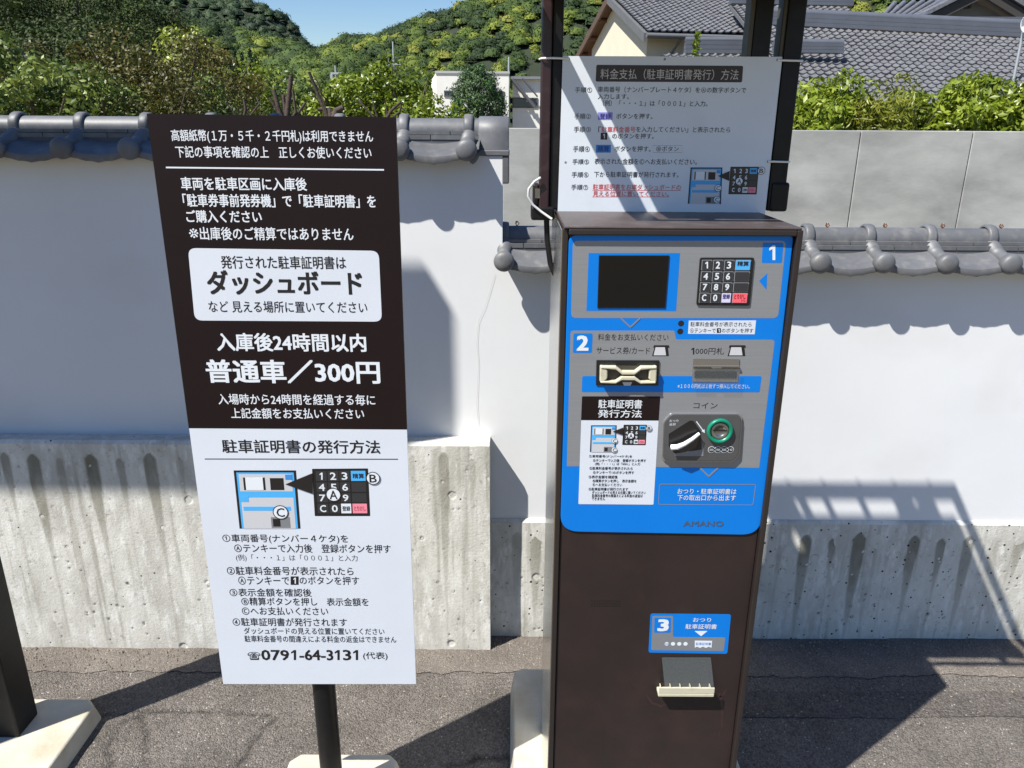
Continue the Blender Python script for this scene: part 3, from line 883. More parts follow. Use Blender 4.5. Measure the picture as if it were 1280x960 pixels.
# cabinet: shell, proud rim round the recessed door
MB().box(mx0 + .0015, mx1, YM + .012, YM + MD, .05, mzt - .0015).obj('cabinet', M_brown, mch, .004)
MB().box(mx0 - .0016, mx0 - .0001, YM - .002, YM + MD - .002, .052, mzt - .003).obj('side_panel', M_steel, mch)
rim = MB(); rw = .010
rim.box(mx0, mx0 + rw, YM - .004, YM + .0118, .05, mzt); rim.box(mx1 - rw, mx1, YM - .012, YM + .0118, .05, mzt)
rim.box(mx0 + rw, mx1 - rw, YM - .012, YM + .0118, mzt - rw, mzt)
rim.obj('door_frame', M_brownrim, mch, .002)
MB().box(mx0 + .002, mx1 - .002, YM - .010, YM + MD, mzt + .0002, mzt + .004).obj('top_plate', mat('top_plate_paint', (74, 64, 60), .4, var=(16, .15), dirt=(20, (104, 96, 88), .5)), mch, .0015)
MB().box(mx0 + rw + .001, mx1 - rw - .001, YM, YM + .0118, .055, mzt - rw - .001).obj('door', M_brown, mch, .001)
# blue panel
blue = FM.plate('blue_panel', [(711, 293.5), (991.5, 291.5), (949.5, 668), (700, 663.5)], 1, M_blue, r=[.014, .014, .036, .036], th=.003, seg=8, bevel=.001)
FB = Face(YM - .003, mch)
FB.plate('grey_panel', [(716, 301), (982.5, 301), (972.5, 397.7), (713.8, 397.5)], 1, M_grey, r=.009)
FB.plate('grey_panel', [(713.2, 413.3), (843, 413.3), (845, 424.5), (968.5, 424.8), (948.9, 584.8), (708.5, 582.7)], 1, M_grey, r=[.006, .003, .003, .006, .001, .001])
for k, (pts_) in enumerate([[(776, 397.7), (788, 409), (800, 397.7)], [(875, 584.8), (886, 595.5), (897.5, 584.8)]]):
    FB.line('chevron', pts_[0], pts_[1], 1.8, 2, M_greyline); FB.line('chevron', pts_[1], pts_[2], 1.8, 3, M_greyline)
# screen
scr = FB.plate('screen_surround', [(735.8, 316.2), (850, 316.2), (845, 388.7), (733, 388.4)], 2, M_blue)
sc = [FB.xz(*p) for p in ((749.5, 320), (835.5, 320), (830.5, 383.8), (747.5, 383.8))]
bz = MB()
yo = YM - .0038
MB().prismY([FB.xz(748.5, 319), FB.xz(836.6, 319), FB.xz(831.6, 384.8), FB.xz(746.5, 384.8)], yo - .0012, yo).obj('screen_bezel', M_keys, mch, .0004)
MB().prismY(sc, yo - .0016, yo - .0011).obj('screen', M_lcd, mch)
# keypad
kp = [(874.6, 321.8), (942.6, 321.8), (936.6, 382), (870, 381.2)]
pad = FB.plate('keypad', kp, 2, M_keys, r=.004, th=.0025, bevel=.0006)
fk = qmap(kp)
FK = Face(YM - .003 - .0004 - .0025, mch)
kc = [(.045, .235), (.255, .44), (.46, .645), (.665, .95)]
kr = [(.05, .27), (.29, .50), (.52, .72), (.74, .95)]
klab = ['123*', '456*', '789*', 'C0**']
for j, (v0, v1) in enumerate(kr):
    for i, (u0, u1) in enumerate(kc):
        m = M_keyface
        if (i, j) == (3, 0): m = M_blue3
        if (i, j) == (3, 3): m = mat('key_red', (236, 96, 108), .4)
        if (i, j) == (2, 3): m = mat('key_lilac', (206, 200, 226), .4)
        g_ = .012
        FK.plate('key', [fk(u0, v0), fk(u1, v0), fk(u1, v1), fk(u0, v1)], 1, mat('key_edge', (128, 130, 132), .4), r=.001, th=.0006)
        key = FK.plate('key', [fk(u0 + g_, v0 + g_), fk(u1 - g_, v0 + g_), fk(u1 - g_, v1 - g_), fk(u0 + g_, v1 - g_)], 1, m, r=.001, th=.0014)
        ch = klab[j][i]
        F2 = Face(FK.Y - .0014, mch)
        w_ = u1 - u0; h_ = v1 - v0
        if ch != '*':
            nar = .36 if ch == '1' else .28
            a = fk(u0 + w_ * nar, v0 + h_ * .18); bq = fk(u1 - w_ * nar, v1 - h_ * .18)
            F2.text(ch, a[0], a[1], bq[0], bq[1], 1, W, .03, parent=key)
        else:
            tx = {(3, 0): ('精算', K), (2, 3): ('登録', mat('print_navy', (50, 45, 110), .5)), (3, 3): ('とりけし', mat('print_darkred', (150, 20, 30), .5))}.get((i, j))
            if tx:
                a = fk(u0 + w_ * .12, v0 + h_ * .14); bq = fk(u1 - w_ * .12, v1 - h_ * .42)
                F2.text(tx[0], a[0], a[1], bq[0], bq[1], 1, tx[1], .02, parent=key)
                a = fk(u0 + w_ * .6, v0 + h_ * .68); bq = fk(u1 - w_ * .12, v1 - h_ * .12)
                F2.text('円', a[0], a[1], bq[0], bq[1], 1, tx[1], .0, parent=key) if (i, j) == (3, 3) else None
# number plates
def numplate(F_, n, x0, y0, x1, y1, L, slant=2):
    F_.plate('number_plate', [(x0, y0), (x1, y0), (x1 - slant, y1), (x0 - slant * .8, y1)], L, M_blue, r=.003)
    cx = (x0 + x1) / 2 - slant / 2; w2 = (x1 - x0) * (.19 if n == '1' else .27)
    F_.text(n, cx - w2, y0 + (y1 - y0) * .14, cx + w2, y1 - (y1 - y0) * .14, L + 1, M_printwhite, .05)
numplate(FB, '1', 953.5, 303.2, 979.3, 328.6, 2)
numplate(FB, '2', 716.8, 416.5, 740.8, 441, 2, 1)
FB.plate('arrow', [(948.7, 351), (959, 341.5), (958, 362)], 2, M_blue)
FB.disc('dot', 851.3, 404.3, .0052, 1, K); FB.disc('dot', 850.3, 414.3, .0052, 1, K)
FB.plate('instruction_label', [(861, 400.8), (945, 400.5), (943.3, 417.8), (860, 417.2)], 1, M_signwhite)
B = lambda s_, a, b_, c, d, L=2, m=K, bold=0.0: FB.text(s_, a, b_, c, d, L, m, bold)
B('駐車料金番号が表示されたら', 863, 402.3, 939.5, 408.2, 2, K, .0)
B('Ⓐテンキーで', 862.5, 410.3, 894.5, 416, 2); FB.rect('number_box', 896, 410.2, 901, 416, 2, K); FB.one(897.6, 411.2, 899.6, 415.2, 3, W); B('のボタンを押す', 902, 410.3, 941.5, 416, 2)
B('料金をお支払いください', 747.5, 417.2, 835.6, 425.6)
B('サービス券/カード', 745.5, 433.6, 812.5, 442.6); FB.one(863.8, 434.7, 868, 443, 2, K); B('000円札', 869.3, 434.5, 905, 443)
for (x0_, x1_) in ((815, 837), (909.5, 932.5)):
    FB.plate('slot_icon', [(x0_ + 2.5, 431.5), (x1_ - 1, 431.5), (x1_, 434.5), (x1_ - 2, 434.5), (x1_ - 1, 445), (x0_, 445), (x0_ + 3, 434.5), (x0_ + 1.5, 434.5)], 2, K)
    FB.plate('slot_icon', [(x0_ + 4.5, 434), (x1_ - 6, 434), (x1_ - 4.5, 444), (x0_ + 2, 444)], 3, M_silver)
FB.plate('blue_band', [(727.8, 470), (952, 470), (949.5, 490.2), (727, 490)], 2, M_blue, r=.003)
B('※１０００円札は１枚ずつ挿入してください。', 847, 479.8, 937, 485.6, 3, W)
# card slot -------------------------------------------------------
cs = [(745.5, 450), (824, 450.3), (822.5, 481.5), (744.8, 481)]
FB.plate('card_slot', cs, 3, M_keys, r=.001, th=.002)
fc = qmap(cs)
def cream(v_lo, v_hi, nm):
    yb = FB.Y - .003
    outl = []
    us = [.06, .30, .40, .60, .70, .94]
    up = [v_lo[0], v_lo[0], v_lo[1], v_lo[1], v_lo[0], v_lo[0]]; dn = [v_hi[0], v_hi[1], v_hi[2], v_hi[2], v_hi[1], v_hi[0]]
    pts_ = [fc(u, v) for u, v in zip(us, up)] + [fc(u, v) for u, v in zip(us[::-1], dn[::-1])]
    o = MB().prismY([FB.xz(*p) for p in pts_], yb - .011, yb).obj(nm, M_cream, mch, .002, 3)
cream((.17, .36), (.25, .30, .50), 'card_slot_upper_lip'); cream((.76, .56), (.84, .86, .72), 'card_slot_lower_lip')
MB().prismY([FB.xz(*fc(u, v)) for u, v in ((.08, .2), (.92, .2), (.92, .84), (.08, .84))], FB.Y - .0034, FB.Y - .0026).obj('card_slot_mouth', mat('slot_shadow_brown', (60, 56, 46), .6), mch)
MB().prismY([FB.xz(*fc(u, v)) for u, v in ((.42, .86), (.58, .86), (.55, 1.0), (.45, 1.0))], FB.Y - .0034, FB.Y - .0026).obj('card_slot_tab', M_silver, mch)
for u0, u1, u2 in ((.05, .10, .17), (.95, .90, .83)):
    MB().prismY([FB.xz(*fc(u, v)) for u, v in ((u0, .16), (u1, .16), (u2, .34), (u2, .66), (u1, .86), (u0, .8))], FB.Y - .0125, FB.Y - .0028).obj('card_slot_cheek', M_cream, mch, .002)
# bill slot -------------------------------------------------------
bs = [(866.5, 448), (924, 448.5), (922, 477), (865, 476.6)]
fbq = qmap(bs)
FB.plate('bill_slot', bs, 3, M_bronze, r=.001, th=.0015)
MB().prismY([FB.xz(*fbq(u, v)) for u, v in ((.04, .55), (.96, .55), (.96, .82), (.04, .82))], FB.Y - .0032, FB.Y - .0023).obj('bill_slot_mouth', M_keys, mch)
MB().prismY([FB.xz(*fbq(u, v)) for u, v in ((0, .26), (1, .26), (1, .34), (.62, .34), (.6, .40), (.4, .40), (.38, .34), (0, .34))], FB.Y - .006, FB.Y - .0023).obj('bill_slot_lip', M_bronze, mch, .0006)
MB().prismY([FB.xz(*fbq(u, v)) for u, v in ((-.01, .40), (1.01, .40), (1.0, 1.22), (.6, 1.22), (.57, 1.05), (.43, 1.05), (.4, 1.22), (-.02, 1.22))], FB.Y - .0085, FB.Y - .0075).obj('bill_slot_flap', M_clear, mch)
# pasted guide -----------------------------------------------------
FB.plate('guide_sticker', [(727.5, 495.5), (825, 495.7), (816.8, 630.7), (723, 630)], 2, M_signwhite, r=.002)
FB.plate('guide_header', [(727.5, 495.3), (825.2, 495.5), (823.2, 525.5), (726.3, 525)], 3, M_signbrown, r=[.002, .002, 0, 0])
B('駐車証明書', 748, 499.5, 802.5, 510.3, 4, W, .015); B('発行方法', 747.5, 512, 802, 521.8, 4, W, .015)
dia_machine(FB, [(738.8, 531.5), (770.8, 531.5), (769.5, 565), (737.3, 564.8)], 3)
FB.plate('pointer', [(779, 534), (778.5, 543.5), (766, 539)], 9, K)
dia_keypad(FB, [(779.5, 530.8), (808.7, 530.8), (807, 556.3), (777.7, 556)], 3)
callout(FB, 'B', 811, 535, 3.7, 10); callout(FB, 'A', 788.5, 544.2, 4.2, 10); callout(FB, 'C', 768, 550.5, 3.7, 10); callout(FB, 'C', 767.5, 561.8, 3.7, 10)
small = [('①車両番号(ナンバー4ケタ)を', 522, 185, 400), ('Ⓐテンキーで入力後　登録ボタンを押す', 542, 205, 470), ('(例)「・・・1」は「0001」と入力', 560, 215, 440), ('②駐車料金番号が表示されたら', 581, 187, 403),
         ('Ⓐテンキーで1のボタンを押す', 602, 205, 410), ('③表示金額を確認後', 624, 183, 328), ('Ⓑ精算ボタンを押し　表示金額を', 644, 203, 422), ('Ⓒへお支払いください', 663, 203, 350),
         ('④駐車証明書が発行されます', 685, 183, 380), ('ダッシュボードの見える位置に置いてください', 702, 200, 468), ('駐車料金番号の間違えによる料金の返金は', 718, 200, 453), ('できません', 733, 198, 265)]
for s_, y_, a, b_ in small:
    yy = 440 + y_ / 4
    B(s_, 690 + a / 4, yy - 1.9, 690 + b_ / 4, yy + 1.9, 3, K, .01)
B('コイン', 866.8, 503.2, 896.8, 510.6)
# coin unit --------------------------------------------------------
def c7(x, y): return (690 + x / 4, 440 + y / 4)
cu_ = [c7(590, 302), c7(930, 302), c7(950, 320), c7(938, 515), c7(900, 550), c7(560, 545), c7(545, 525), c7(552, 345)]
FB.plate('coin_unit', cu_, 2, mat('coin_unit_rim', (150, 150, 150), .3, metal=.6), r=.006, th=.004, bevel=.0012)
FC = Face(FB.Y - .0044, mch)
ci = [c7(596, 309), c7(926, 309), c7(943, 325), c7(931, 510), c7(897, 543), c7(565, 539), c7(552, 521), c7(559, 348)]
FC.plate('coin_unit_face', ci, 1, M_darkplastic, r=.005, th=.0035, bevel=.001)
FC2 = Face(FC.Y - .0035, mch)
FC2.plate('lever_recess', [c7(583, 410), c7(690, 342), c7(708, 345), c7(745, 400), c7(745, 492), c7(615, 510), c7(583, 470)], 1, M_keys, r=.002)
FC2.plate('lever_ledge', [c7(612, 508), c7(748, 488), c7(757, 430), c7(757, 520), c7(615, 520)], 2, M_greyline)
lv = [FC2.xz(*c7(x, y)) for x, y in ((592, 468), (620, 462), (655, 446), (695, 422), (732, 402))]
for nm, rr in (('return_lever', None),):
    bl = MB(); ypos = [FC2.Y - .008, FC2.Y - .012, FC2.Y - .013, FC2.Y - .012, FC2.Y - .006]
    bl.tube([(p[0], y, p[1]) for p, y in zip(lv, ypos)], [.0052, .0050, .0040, .0034, .0030], 14)
    bl.obj('return_lever', mat('lever_white', (226, 226, 226), .3), mch)
FC2.text('おつり', *c7(587, 338), *c7(632, 350), 1, W); FC2.text('返却', *c7(587, 355), *c7(618, 368), 1, W)
FC2.line('arrow_line', c7(722, 347), c7(757, 395), 1.1, 1, W); FC2.plate('arrow_line', [c7(764, 405), c7(762, 386), c7(748, 396)], 2, W)
gx, gz = FC2.xz(*c7(838, 393))
MB().lathe((gx, FC2.Y, gz), [(.0232, 0), (.0232, .004), (.0220, .0058), (.0182, .0058), (.0162, .001)], 'Y', 32).obj('coin_ring', M_green, mch)
MB().lathe((gx, FC2.Y, gz), [(.016, .0012), (.016, .0024), (.0145, .003), (.010, .0034), (.0098, .0022), (.002, .0024)], 'Y', 28).obj('coin_plate', M_slotmetal, mch)
MB().box(gx - .0125, gx + .0125, FC2.Y - .0046, FC2.Y - .003, gz + .0005, gz + .0024).obj('coin_mouth', M_keys, mch)
for k, s_ in enumerate(('500', '100', '50', '10')):
    px_, py_ = c7(797 + 31.5 * k, 488)
    FC2.disc('coin_mark', px_, py_, .0062, 1, W); FC2.disc('coin_mark', px_, py_, .0054, 2, M_keyface)
    FC2.text(s_, px_ - 2.4, py_ - 1.3, px_ + 2.4, py_ + 1.3, 3, W, .0)
# lower box and maker's letters -----------------------------------
FB.outline('outline_box', [(824, 604.7), (945.2, 605.3), (941.5, 631.8), (822.7, 631)], .0013, 2, M_greyline, r=.005)
B('おつり・駐車証明書は', 846.8, 610.8, 920.5, 617.6, 2, W, .006); B('下の取出口から出ます', 846.8, 618.6, 919.6, 625.6, 2, W, .006)
B('AMANO', 854.5, 651.3, 904.5, 657.8, 2, mat('print_bronze', (66, 84, 104), .4), .03)
# vent holes
vm = MB()
for j in range(3):
    for i in range(12):
        x, z = FM.xz(739.6 + i * 3.15, 751 + j * 3.1)
        vm.prismY([(x + .0015 * math.cos(a), z + .0013 * math.sin(a)) for a in [k * math.pi / 4 for k in range(8)]], YM - .0005, YM)
vm.obj('speaker_holes', M_keys, mch)
# label 3
def c8(x, y): return (620 + x / 3.2, 660 + y / 3.2)
FM.plate('return_label', [c8(618, 342), c8(940, 345), c8(925, 503), c8(610, 498)], 1, M_blue, r=.005)
FM.plate('return_label_grey', [c8(626, 352), c8(708, 352), c8(708, 436), c8(917, 438), c8(911, 492), c8(621, 488)], 2, M_greyline, r=.003)
FM.plate('number_plate', [c8(634, 358), c8(700, 358), c8(698, 418), c8(632, 418)], 3, M_blue, r=.002)
FM.text('3', *c8(650, 366), *c8(688, 410), 4, W, .06)
FM.text('おつり', *c8(788, 359), *c8(860, 375), 3, W, .01); FM.text('駐車証明書', *c8(758, 384), *c8(883, 403), 3, W, .01)
FM.plate('arrow', [c8(795, 412), c8(845, 412), c8(820, 432)], 3, W)
for k in range(4): FM.disc('coin_mark', *c8(683 + k * 25, 463), .0042, 3, W)
FM.text('500', *c8(676, 459), *c8(691, 467), 4, M_blue2)
FM.plate('ticket_mark', [c8(795, 450), c8(864, 451), c8(862, 478), c8(850, 474), c8(840, 479), c8(828, 474), c8(816, 479), c8(804, 474), c8(795, 478)], 3, W)
FM.text('駐車証明書', *c8(799, 457), *c8(860, 468), 4, M_blue2)
# dried runs and smears on the door
M_run = mat('dried_run', (31, 25, 24), .6)
M_smear = mat('rust_smear', (52, 34, 32), .5, var=(60, .3))
def streak(pts_, wd, m):
    b = MB(); n = len(pts_)
    q = [Vector(FM.xz(*c8(*p))) for p in pts_]
    L_, R_ = [], []
    for i, p in enumerate(q):
        t = (q[min(i + 1, n - 1)] - q[max(i - 1, 0)]).normalized(); nn = Vector((-t.y, t.x)) * wd[i] * .5
        L_.append(p + nn); R_.append(p - nn)
    y = YM - .00025
    vs = [(p.x, y, p.y) for p in L_] + [(p.x, y, p.y) for p in R_]
    o = b.add(vs, [(i, i + 1, n + i + 1, n + i) for i in range(n - 1)]).obj('stain', m, mch)
    if o.data.polygons[0].normal.y > 0: o.data.flip_normals()
streak([(437, 790), (428, 820), (420, 850), (426, 900), (438, 935), (452, 955)], [.001, .003, .0045, .004, .003, .001], M_run)
streak([(893, 660), (903, 700), (905, 750), (902, 800), (890, 832), (870, 850)], [.004, .006, .005, .004, .0025, .0005], M_smear)
streak([(925, 640), (910, 665), (888, 680)], [.001, .005, .001], M_smear)
streak([(600, 665), (625, 700), (660, 712), (690, 700)], [.001, .006, .007, .001], M_smear)
streak([(530, 610), (545, 640), (560, 650)], [.001, .003, .001], M_run)
streak([(330, 880), (334, 888)], [.005, .005], M_run)
# return tray
tq = [c8(662, 513), c8(858, 513), c8(856, 616), c8(660, 612)]
MB().prismY([FM.xz(*p) for p in tq], YM - .001, YM - .0002).obj('tray_recess', mat('tray_recess_grey', (24, 24, 24), .5), mch)
tx0, tzb = FM.xz(*c8(641, 645)); tx1, tzt = FM.xz(*c8(865, 612))
MB().box(tx0, tx1, YM - .022, YM - .001, tzb, tzb + .008).obj('tray', M_cream, mch, .0015)
MB().box(tx0, tx1, YM - .022, YM - .0195, tzb + .0081, tzt + .001).obj('tray_lip', M_cream, mch, .001)
for k in range(6):
    xx = tx0 + .006 + (tx1 - tx0 - .012) * k / 5
    MB().box(xx - .0007, xx + .0007, YM - .019, YM - .0012, tzb + .0081, tzb + .016).obj('tray_rib', M_cream, mch)
cvr = [FM.xz(*c8(662, 515)), FM.xz(*c8(858, 515)), FM.xz(*c8(862, 612)), FM.xz(*c8(684, 612)), ]
MB().add([(cvr[0][0], YM - .002, cvr[0][1]), (cvr[1][0], YM - .002, cvr[1][1]), (cvr[2][0], YM - .019, cvr[2][1]), (cvr[3][0] - .008, YM - .019, cvr[3][1]),
          (cvr[0][0], YM - .0032, cvr[0][1]), (cvr[1][0], YM - .0032, cvr[1][1]), (cvr[2][0], YM - .0202, cvr[2][1]), (cvr[3][0] - .008, YM - .0202, cvr[3][1])],
         [(0, 1, 2, 3), (7, 6, 5, 4), (0, 4, 5, 1), (1, 5, 6, 2), (2, 6, 7, 3), (3, 7, 4, 0)]).obj('tray_cover', M_clear, mch)
mps = slab('concrete_base', PZ(638, 836, .085)[0], .565, YM - .10, PZ(660, 832, .085)[1], .085, mch, .02)

# ================================================================= posts + canopy over the machine
cp = thing('machine_canopy', 'dark brown steel posts and small flat roof carried over the payment machine', 'canopy', (.28, YM + .25, .05))
YB = 1.50                      # plane of the notice board
yp0, yp1 = YB + .006, YB + .046
def post_px(xa, ya_, xb, yb_, y0, y1, z0, z1, m, nm='post'):
    """post between px xa..xb read at row ya_"""
    X0, _ = PY(xa, ya_, y0); X1, _ = PY(xb, yb_, y0)
    MB().box(X0, X1, y0, y1, z0, z1).obj(nm, m, cp, .003)
    return X0, X1
ZC = 1.80
l0 = post_px(677, 60, 690, 60, yp0 - .002, yp1, mzt + .006, ZC - .03, mat('post_maroon_face', (46, 26, 29), .38, var=(14, .15), dirt=(50, (78, 66, 66), .35)))
l1 = post_px(690.2, 60, 704, 60, yp0 + .004, yp1 + .01, mzt + .006, ZC - .03, M_postblack)
r1 = post_px(979, 75, 1001.5, 75, yp0, yp1, mzt + .006, ZC - .03, M_postblack)
r1b = post_px(973, 75, 978.8, 75, yp0 + .004, yp1, mzt + .006, ZC - .03, mat('post_olive_edge', (70, 66, 54), .5))
r2 = post_px(937, 30, 943, 30, 1.502, 1.541, mzt + .006, ZC - .03, mat('post_olive_edge', (70, 66, 54), .5))
r2 = post_px(943.2, 30, 966, 30, 1.501, 1.543, mzt + .006, ZC - .03, M_postblack)
# end brackets at the foot of the front posts
MB().box(PY(664, 250, yp0)[0], mx0 - .002, yp0 - .004, yp1 + .008, mzt - .014, mzt + .012).obj('post_bracket', M_postblack, cp, .004)
MB().box(PY(666, 250, yp0)[0], l0[0] - .0005, yp0 + .002, yp1, mzt + .013, PY(670, 230, yp0)[1]).obj('post_bracket', M_post, cp, .003)
MB().box(r1[0] + .004, r1[1] + .006, yp0 - .004, yp1 + .003, mzt + .005, PY(980, 228, yp0)[1]).obj('post_bracket', M_postblack, cp, .005)
# flat roof: frame beams with a gap round the sheet
cx0 = PY(703, 92, YB)[0] - (ZC - PY(703, 92, YB)[1]) * .581
cx1 = cx0 + .597; cy0, cy1 = 1.195, 1.552
bw = .028
fr = MB()
MB().box(cx0, cx0 + bw, cy0, cy1, ZC - .028, ZC).obj('roof_beam', M_post, cp, .002)
MB().box(cx1 - .016, cx1, cy0, cy1, ZC - .028, ZC).obj('roof_beam', M_post, cp, .002)
MB().box(cx0 + bw, cx1 - .016, cy0, cy0 + .012, ZC - .027, ZC - .001).obj('roof_beam', M_post, cp, .002)
MB().box(cx0 + bw, cx1 - .016, cy1 - .016, cy1, ZC - .027, ZC - .001).obj('roof_beam', M_post, cp, .002)
MB().box(cx0 + bw + .016, cx1 - .016 - .032, cy0 + .022, cy1 - .050, ZC + .004, ZC + .010).obj('roof_sheet', M_canopy, cp)
for k in range(5):
    xx = cx0 + bw + .06 + k * .105
    MB().box(xx - .0025, xx + .0025, cy1 - .07, cy1 - .0165, ZC - .024, ZC + .0035).obj('roof_clip', M_post, cp)
    MB().tube([(xx, cy1 - .01, ZC - .001), (xx, cy1 - .01, ZC + .022)], .004, 8).obj('roof_bolt', M_post, cp)
for xx in (cx0 + .12, cx1 - .12):
    MB().box(xx - .006, xx + .006, cy0 + .0125, cy1 - .0165, ZC - .024, ZC + .0035).obj('roof_rafter', M_post, cp)

# ================================================================= notice board tied to the posts
nb = thing('payment_steps_board', 'white payment steps board cable-tied to the posts above the machine, crossed by slanting light', 'sign', (.26, YB, 1.38))
FN = Face(YB, nb)
nq = [PY(*p, YB) for p in ((703.5, 70), (978, 71), (956, 270), (697, 270))]
print('NOTICE', nq)
MB().prismY(rounded(nq, .002), YB, YB + .003).obj('board', M_notice, nb)
N = lambda s_, a, b_, c, d, m=M_keyface, bold=0.0, L=1: FN.text(s_, a, b_, c, d, L, m, bold)
FN.plate('title_box', [(745.5, 81), (929, 82.3), (927.5, 103), (744.5, 102)], 1, mat('print_dark_brown', (52, 44, 40), .5), r=.003)
N('料金支払（駐車証明書発行）方法', 750.6, 86.3, 923.2, 99.6, mat('print_light_grey', (196, 190, 184), .5), .0, 2)
def c5(x, y): return (650 + x / 3.368, 40 + y / 3.368)
def NL(s_, x0, y0, x1, y1, m=M_keyface, bold=0.0, L=1): a = c5(x0, y0); b_ = c5(x1, y1); N(s_, a[0], a[1], b_[0], b_[1], m, bold, L)
for s_, x0, y0, x1, y1 in (('手順①', 232, 232, 303, 255), ('車両番号（ナンバープレート４ケタ）をⒶの数字ボタンで', 328, 231, 952, 256), ('入力します。', 328, 260, 458, 283), ('（例）「・・・１」は「０００１」と入力。', 348, 288, 790, 313),
                           ('手順②', 229, 343, 298, 367), ('ボタンを押す。', 405, 343, 558, 367), ('手順③', 227, 398, 298, 422), ('「', 330, 398, 341, 422), ('を入力してください」と表示されたら', 489, 399, 885, 423),
                           ('のボタンを押す。', 388, 427, 563, 450), ('手順④', 224, 480, 293, 505), ('ボタンを押す。', 398, 480, 550, 504), ('Ⓑボタン', 573, 481, 668, 503),
                           ('手順⑤', 221, 535, 290, 557), ('表示された金額をⒸへお支払いください。', 314, 533, 745, 558), ('手順⑥', 218, 589, 288, 612), ('下から駐車証明書が発行されます。', 312, 588, 668, 612), ('手順⑦', 216, 642, 286, 665)):
    NL(s_, x0, y0, x1, y1, M_black, .006)
NL('駐車料金番号', 343, 398, 486, 423, M_red, .006)
FN.plate('button_box', [c5(328, 338), c5(390, 338), c5(389, 370), c5(328, 370)], 1, M_violet); NL('登録', 336, 343, 382, 366, mat('print_navy', (50, 45, 110), .5), .01, 2)
FN.plate('button_box', [c5(320, 475), c5(383, 475), c5(382, 508), c5(319, 508)], 1, mat('print_strong_blue', (20, 128, 205), .5)); NL('精算', 328, 480, 375, 503, mat('print_navy', (50, 45, 110), .5), .01, 2)
FN.plate('number_box', [c5(340, 424), c5(368, 424), c5(367, 453), c5(339, 453)], 1, K); NL('1', 349, 429, 358, 448, W, .03, 2)
FN.outline('button_outline', [c5(560, 477), c5(683, 477), c5(682, 508), c5(560, 508)], .0005, 1, M_greyline)
NL('駐車証明書をお車ダッシュボードの', 307, 641, 677, 665, M_red, .006); NL('見える位置に置いてください。', 307, 670, 627, 692, M_red, .006)
FN.line('underline', c5(305, 667), c5(677, 667), .6, 1, M_red); FN.line('underline', c5(305, 694), c5(627, 694), .6, 1, M_red)
dia_machine(FN, [c5(718, 570), c5(852, 570), c5(846, 725), c5(706, 723)], 1)
FN.plate('pointer', [c5(882, 585), c5(880, 627), c5(832, 606)], 7, K)
dia_keypad(FN, [c5(886, 567), c5(1006, 567), c5(996, 684), c5(877, 683)], 1)
callout(FN, 'A', *c5(922, 628), 4.8, 8); callout(FN, 'B', *c5(1015, 584), 4.8, 8); callout(FN, 'C', *c5(833, 657), 4.4, 8); callout(FN, 'C', *c5(828, 705), 4.4, 8)
for p_ in ((711, 73.5), (972, 75), (960, 202), (707, 203), (831, 74)):
    FN.disc('hole', *p_, .0022, 1, M_greyline)
# cable ties
tg = 'white cable ties holding the payment steps board'
def tie(lbl, pts_, nm='cable_tie'):
    b_ = MB(); b_.tube(pts_, .0019, 8, smooth=True)
    return tag(b_.obj(nm, M_tie), lbl, 'cable tie', tg)
def w3(px, py, y): x, z = PY(px, py, y); return (x, y, z)
tie('white cable tie round the left post at the upper left corner of the board', [w3(711, 73.5, YB - .002), w3(705, 73, YB - .0055), w3(690, 72.5, YB - .003), w3(677, 73, YB + .000), w3(674.6, 74, YB + .012), w3(674.5, 74, YB + .03)])
tie('white cable tie round the right post at the upper right corner of the board', [w3(972, 75, YB - .002), w3(980, 75.5, YB - .004), w3(1000, 76, YB + .001), w3(1003, 76, YB + .016), w3(1003, 76, YB + .04)])
tie('white cable tie round the right post beside the lower keypad drawing', [w3(960, 202, YB - .002), w3(967, 202, YB - .004), w3(985, 202.5, YB + .001), w3(987, 202.5, YB + .02), w3(987, 202.5, YB + .04)])
cb = MB(); yk = YB - .003
cb.tube([w3(676, 222, yk), w3(668, 227, yk), w3(661, 236, yk), w3(660, 245, yk), w3(666, 256, yk), w3(677, 265, yk), w3(690, 274, yk - .01)], .0024, 10)
tag(cb.obj('cable', M_cable), 'short loop of white cable beside the foot of the left post', 'cable')
cb = MB(); cb.tube([w3(683, 272, YB + .02), w3(684, 300, YB + .02), w3(688, 330, YB + .015), w3(693, 345, YB + .012), w3(696, 330, YB + .01), w3(697, 290, YB + .01)], .0055, 10)
tag(cb.obj('cable_conduit', M_postblack), 'black conduit loop hanging behind the top left corner of the machine', 'conduit')
mt = MB(); mt.box(*[PY(669, 240, YB)[0], PY(675, 240, YB)[0]], YB + .004, YB + .03, PY(670, 248, YB)[1], PY(670, 236, YB)[1])
tag(mt.obj('clamp', M_slotmetal, cp), None)

# ================================================================= left steel post on its slab
lp = thing('steel_post', 'thick square black steel post on a cast concrete foot at the left edge', 'post', (-1.31, 1.62, 0))
nx_, ny_ = PZ(24, 922, .055); fx_, fy_ = PZ(42, 899, .055)
PX1 = (nx_ + fx_) / 2
MB().box(PX1 - .085, PX1, ny_, ny_ + .085, .054, 3.75).obj('shaft', M_postblack, lp, .004)
X_, Y_ = PZ(123, 873, .055)
slab('concrete_base', X_ - .42, X_ + .012, Y_ - .44, Y_ + .01, .055, lp, .028)
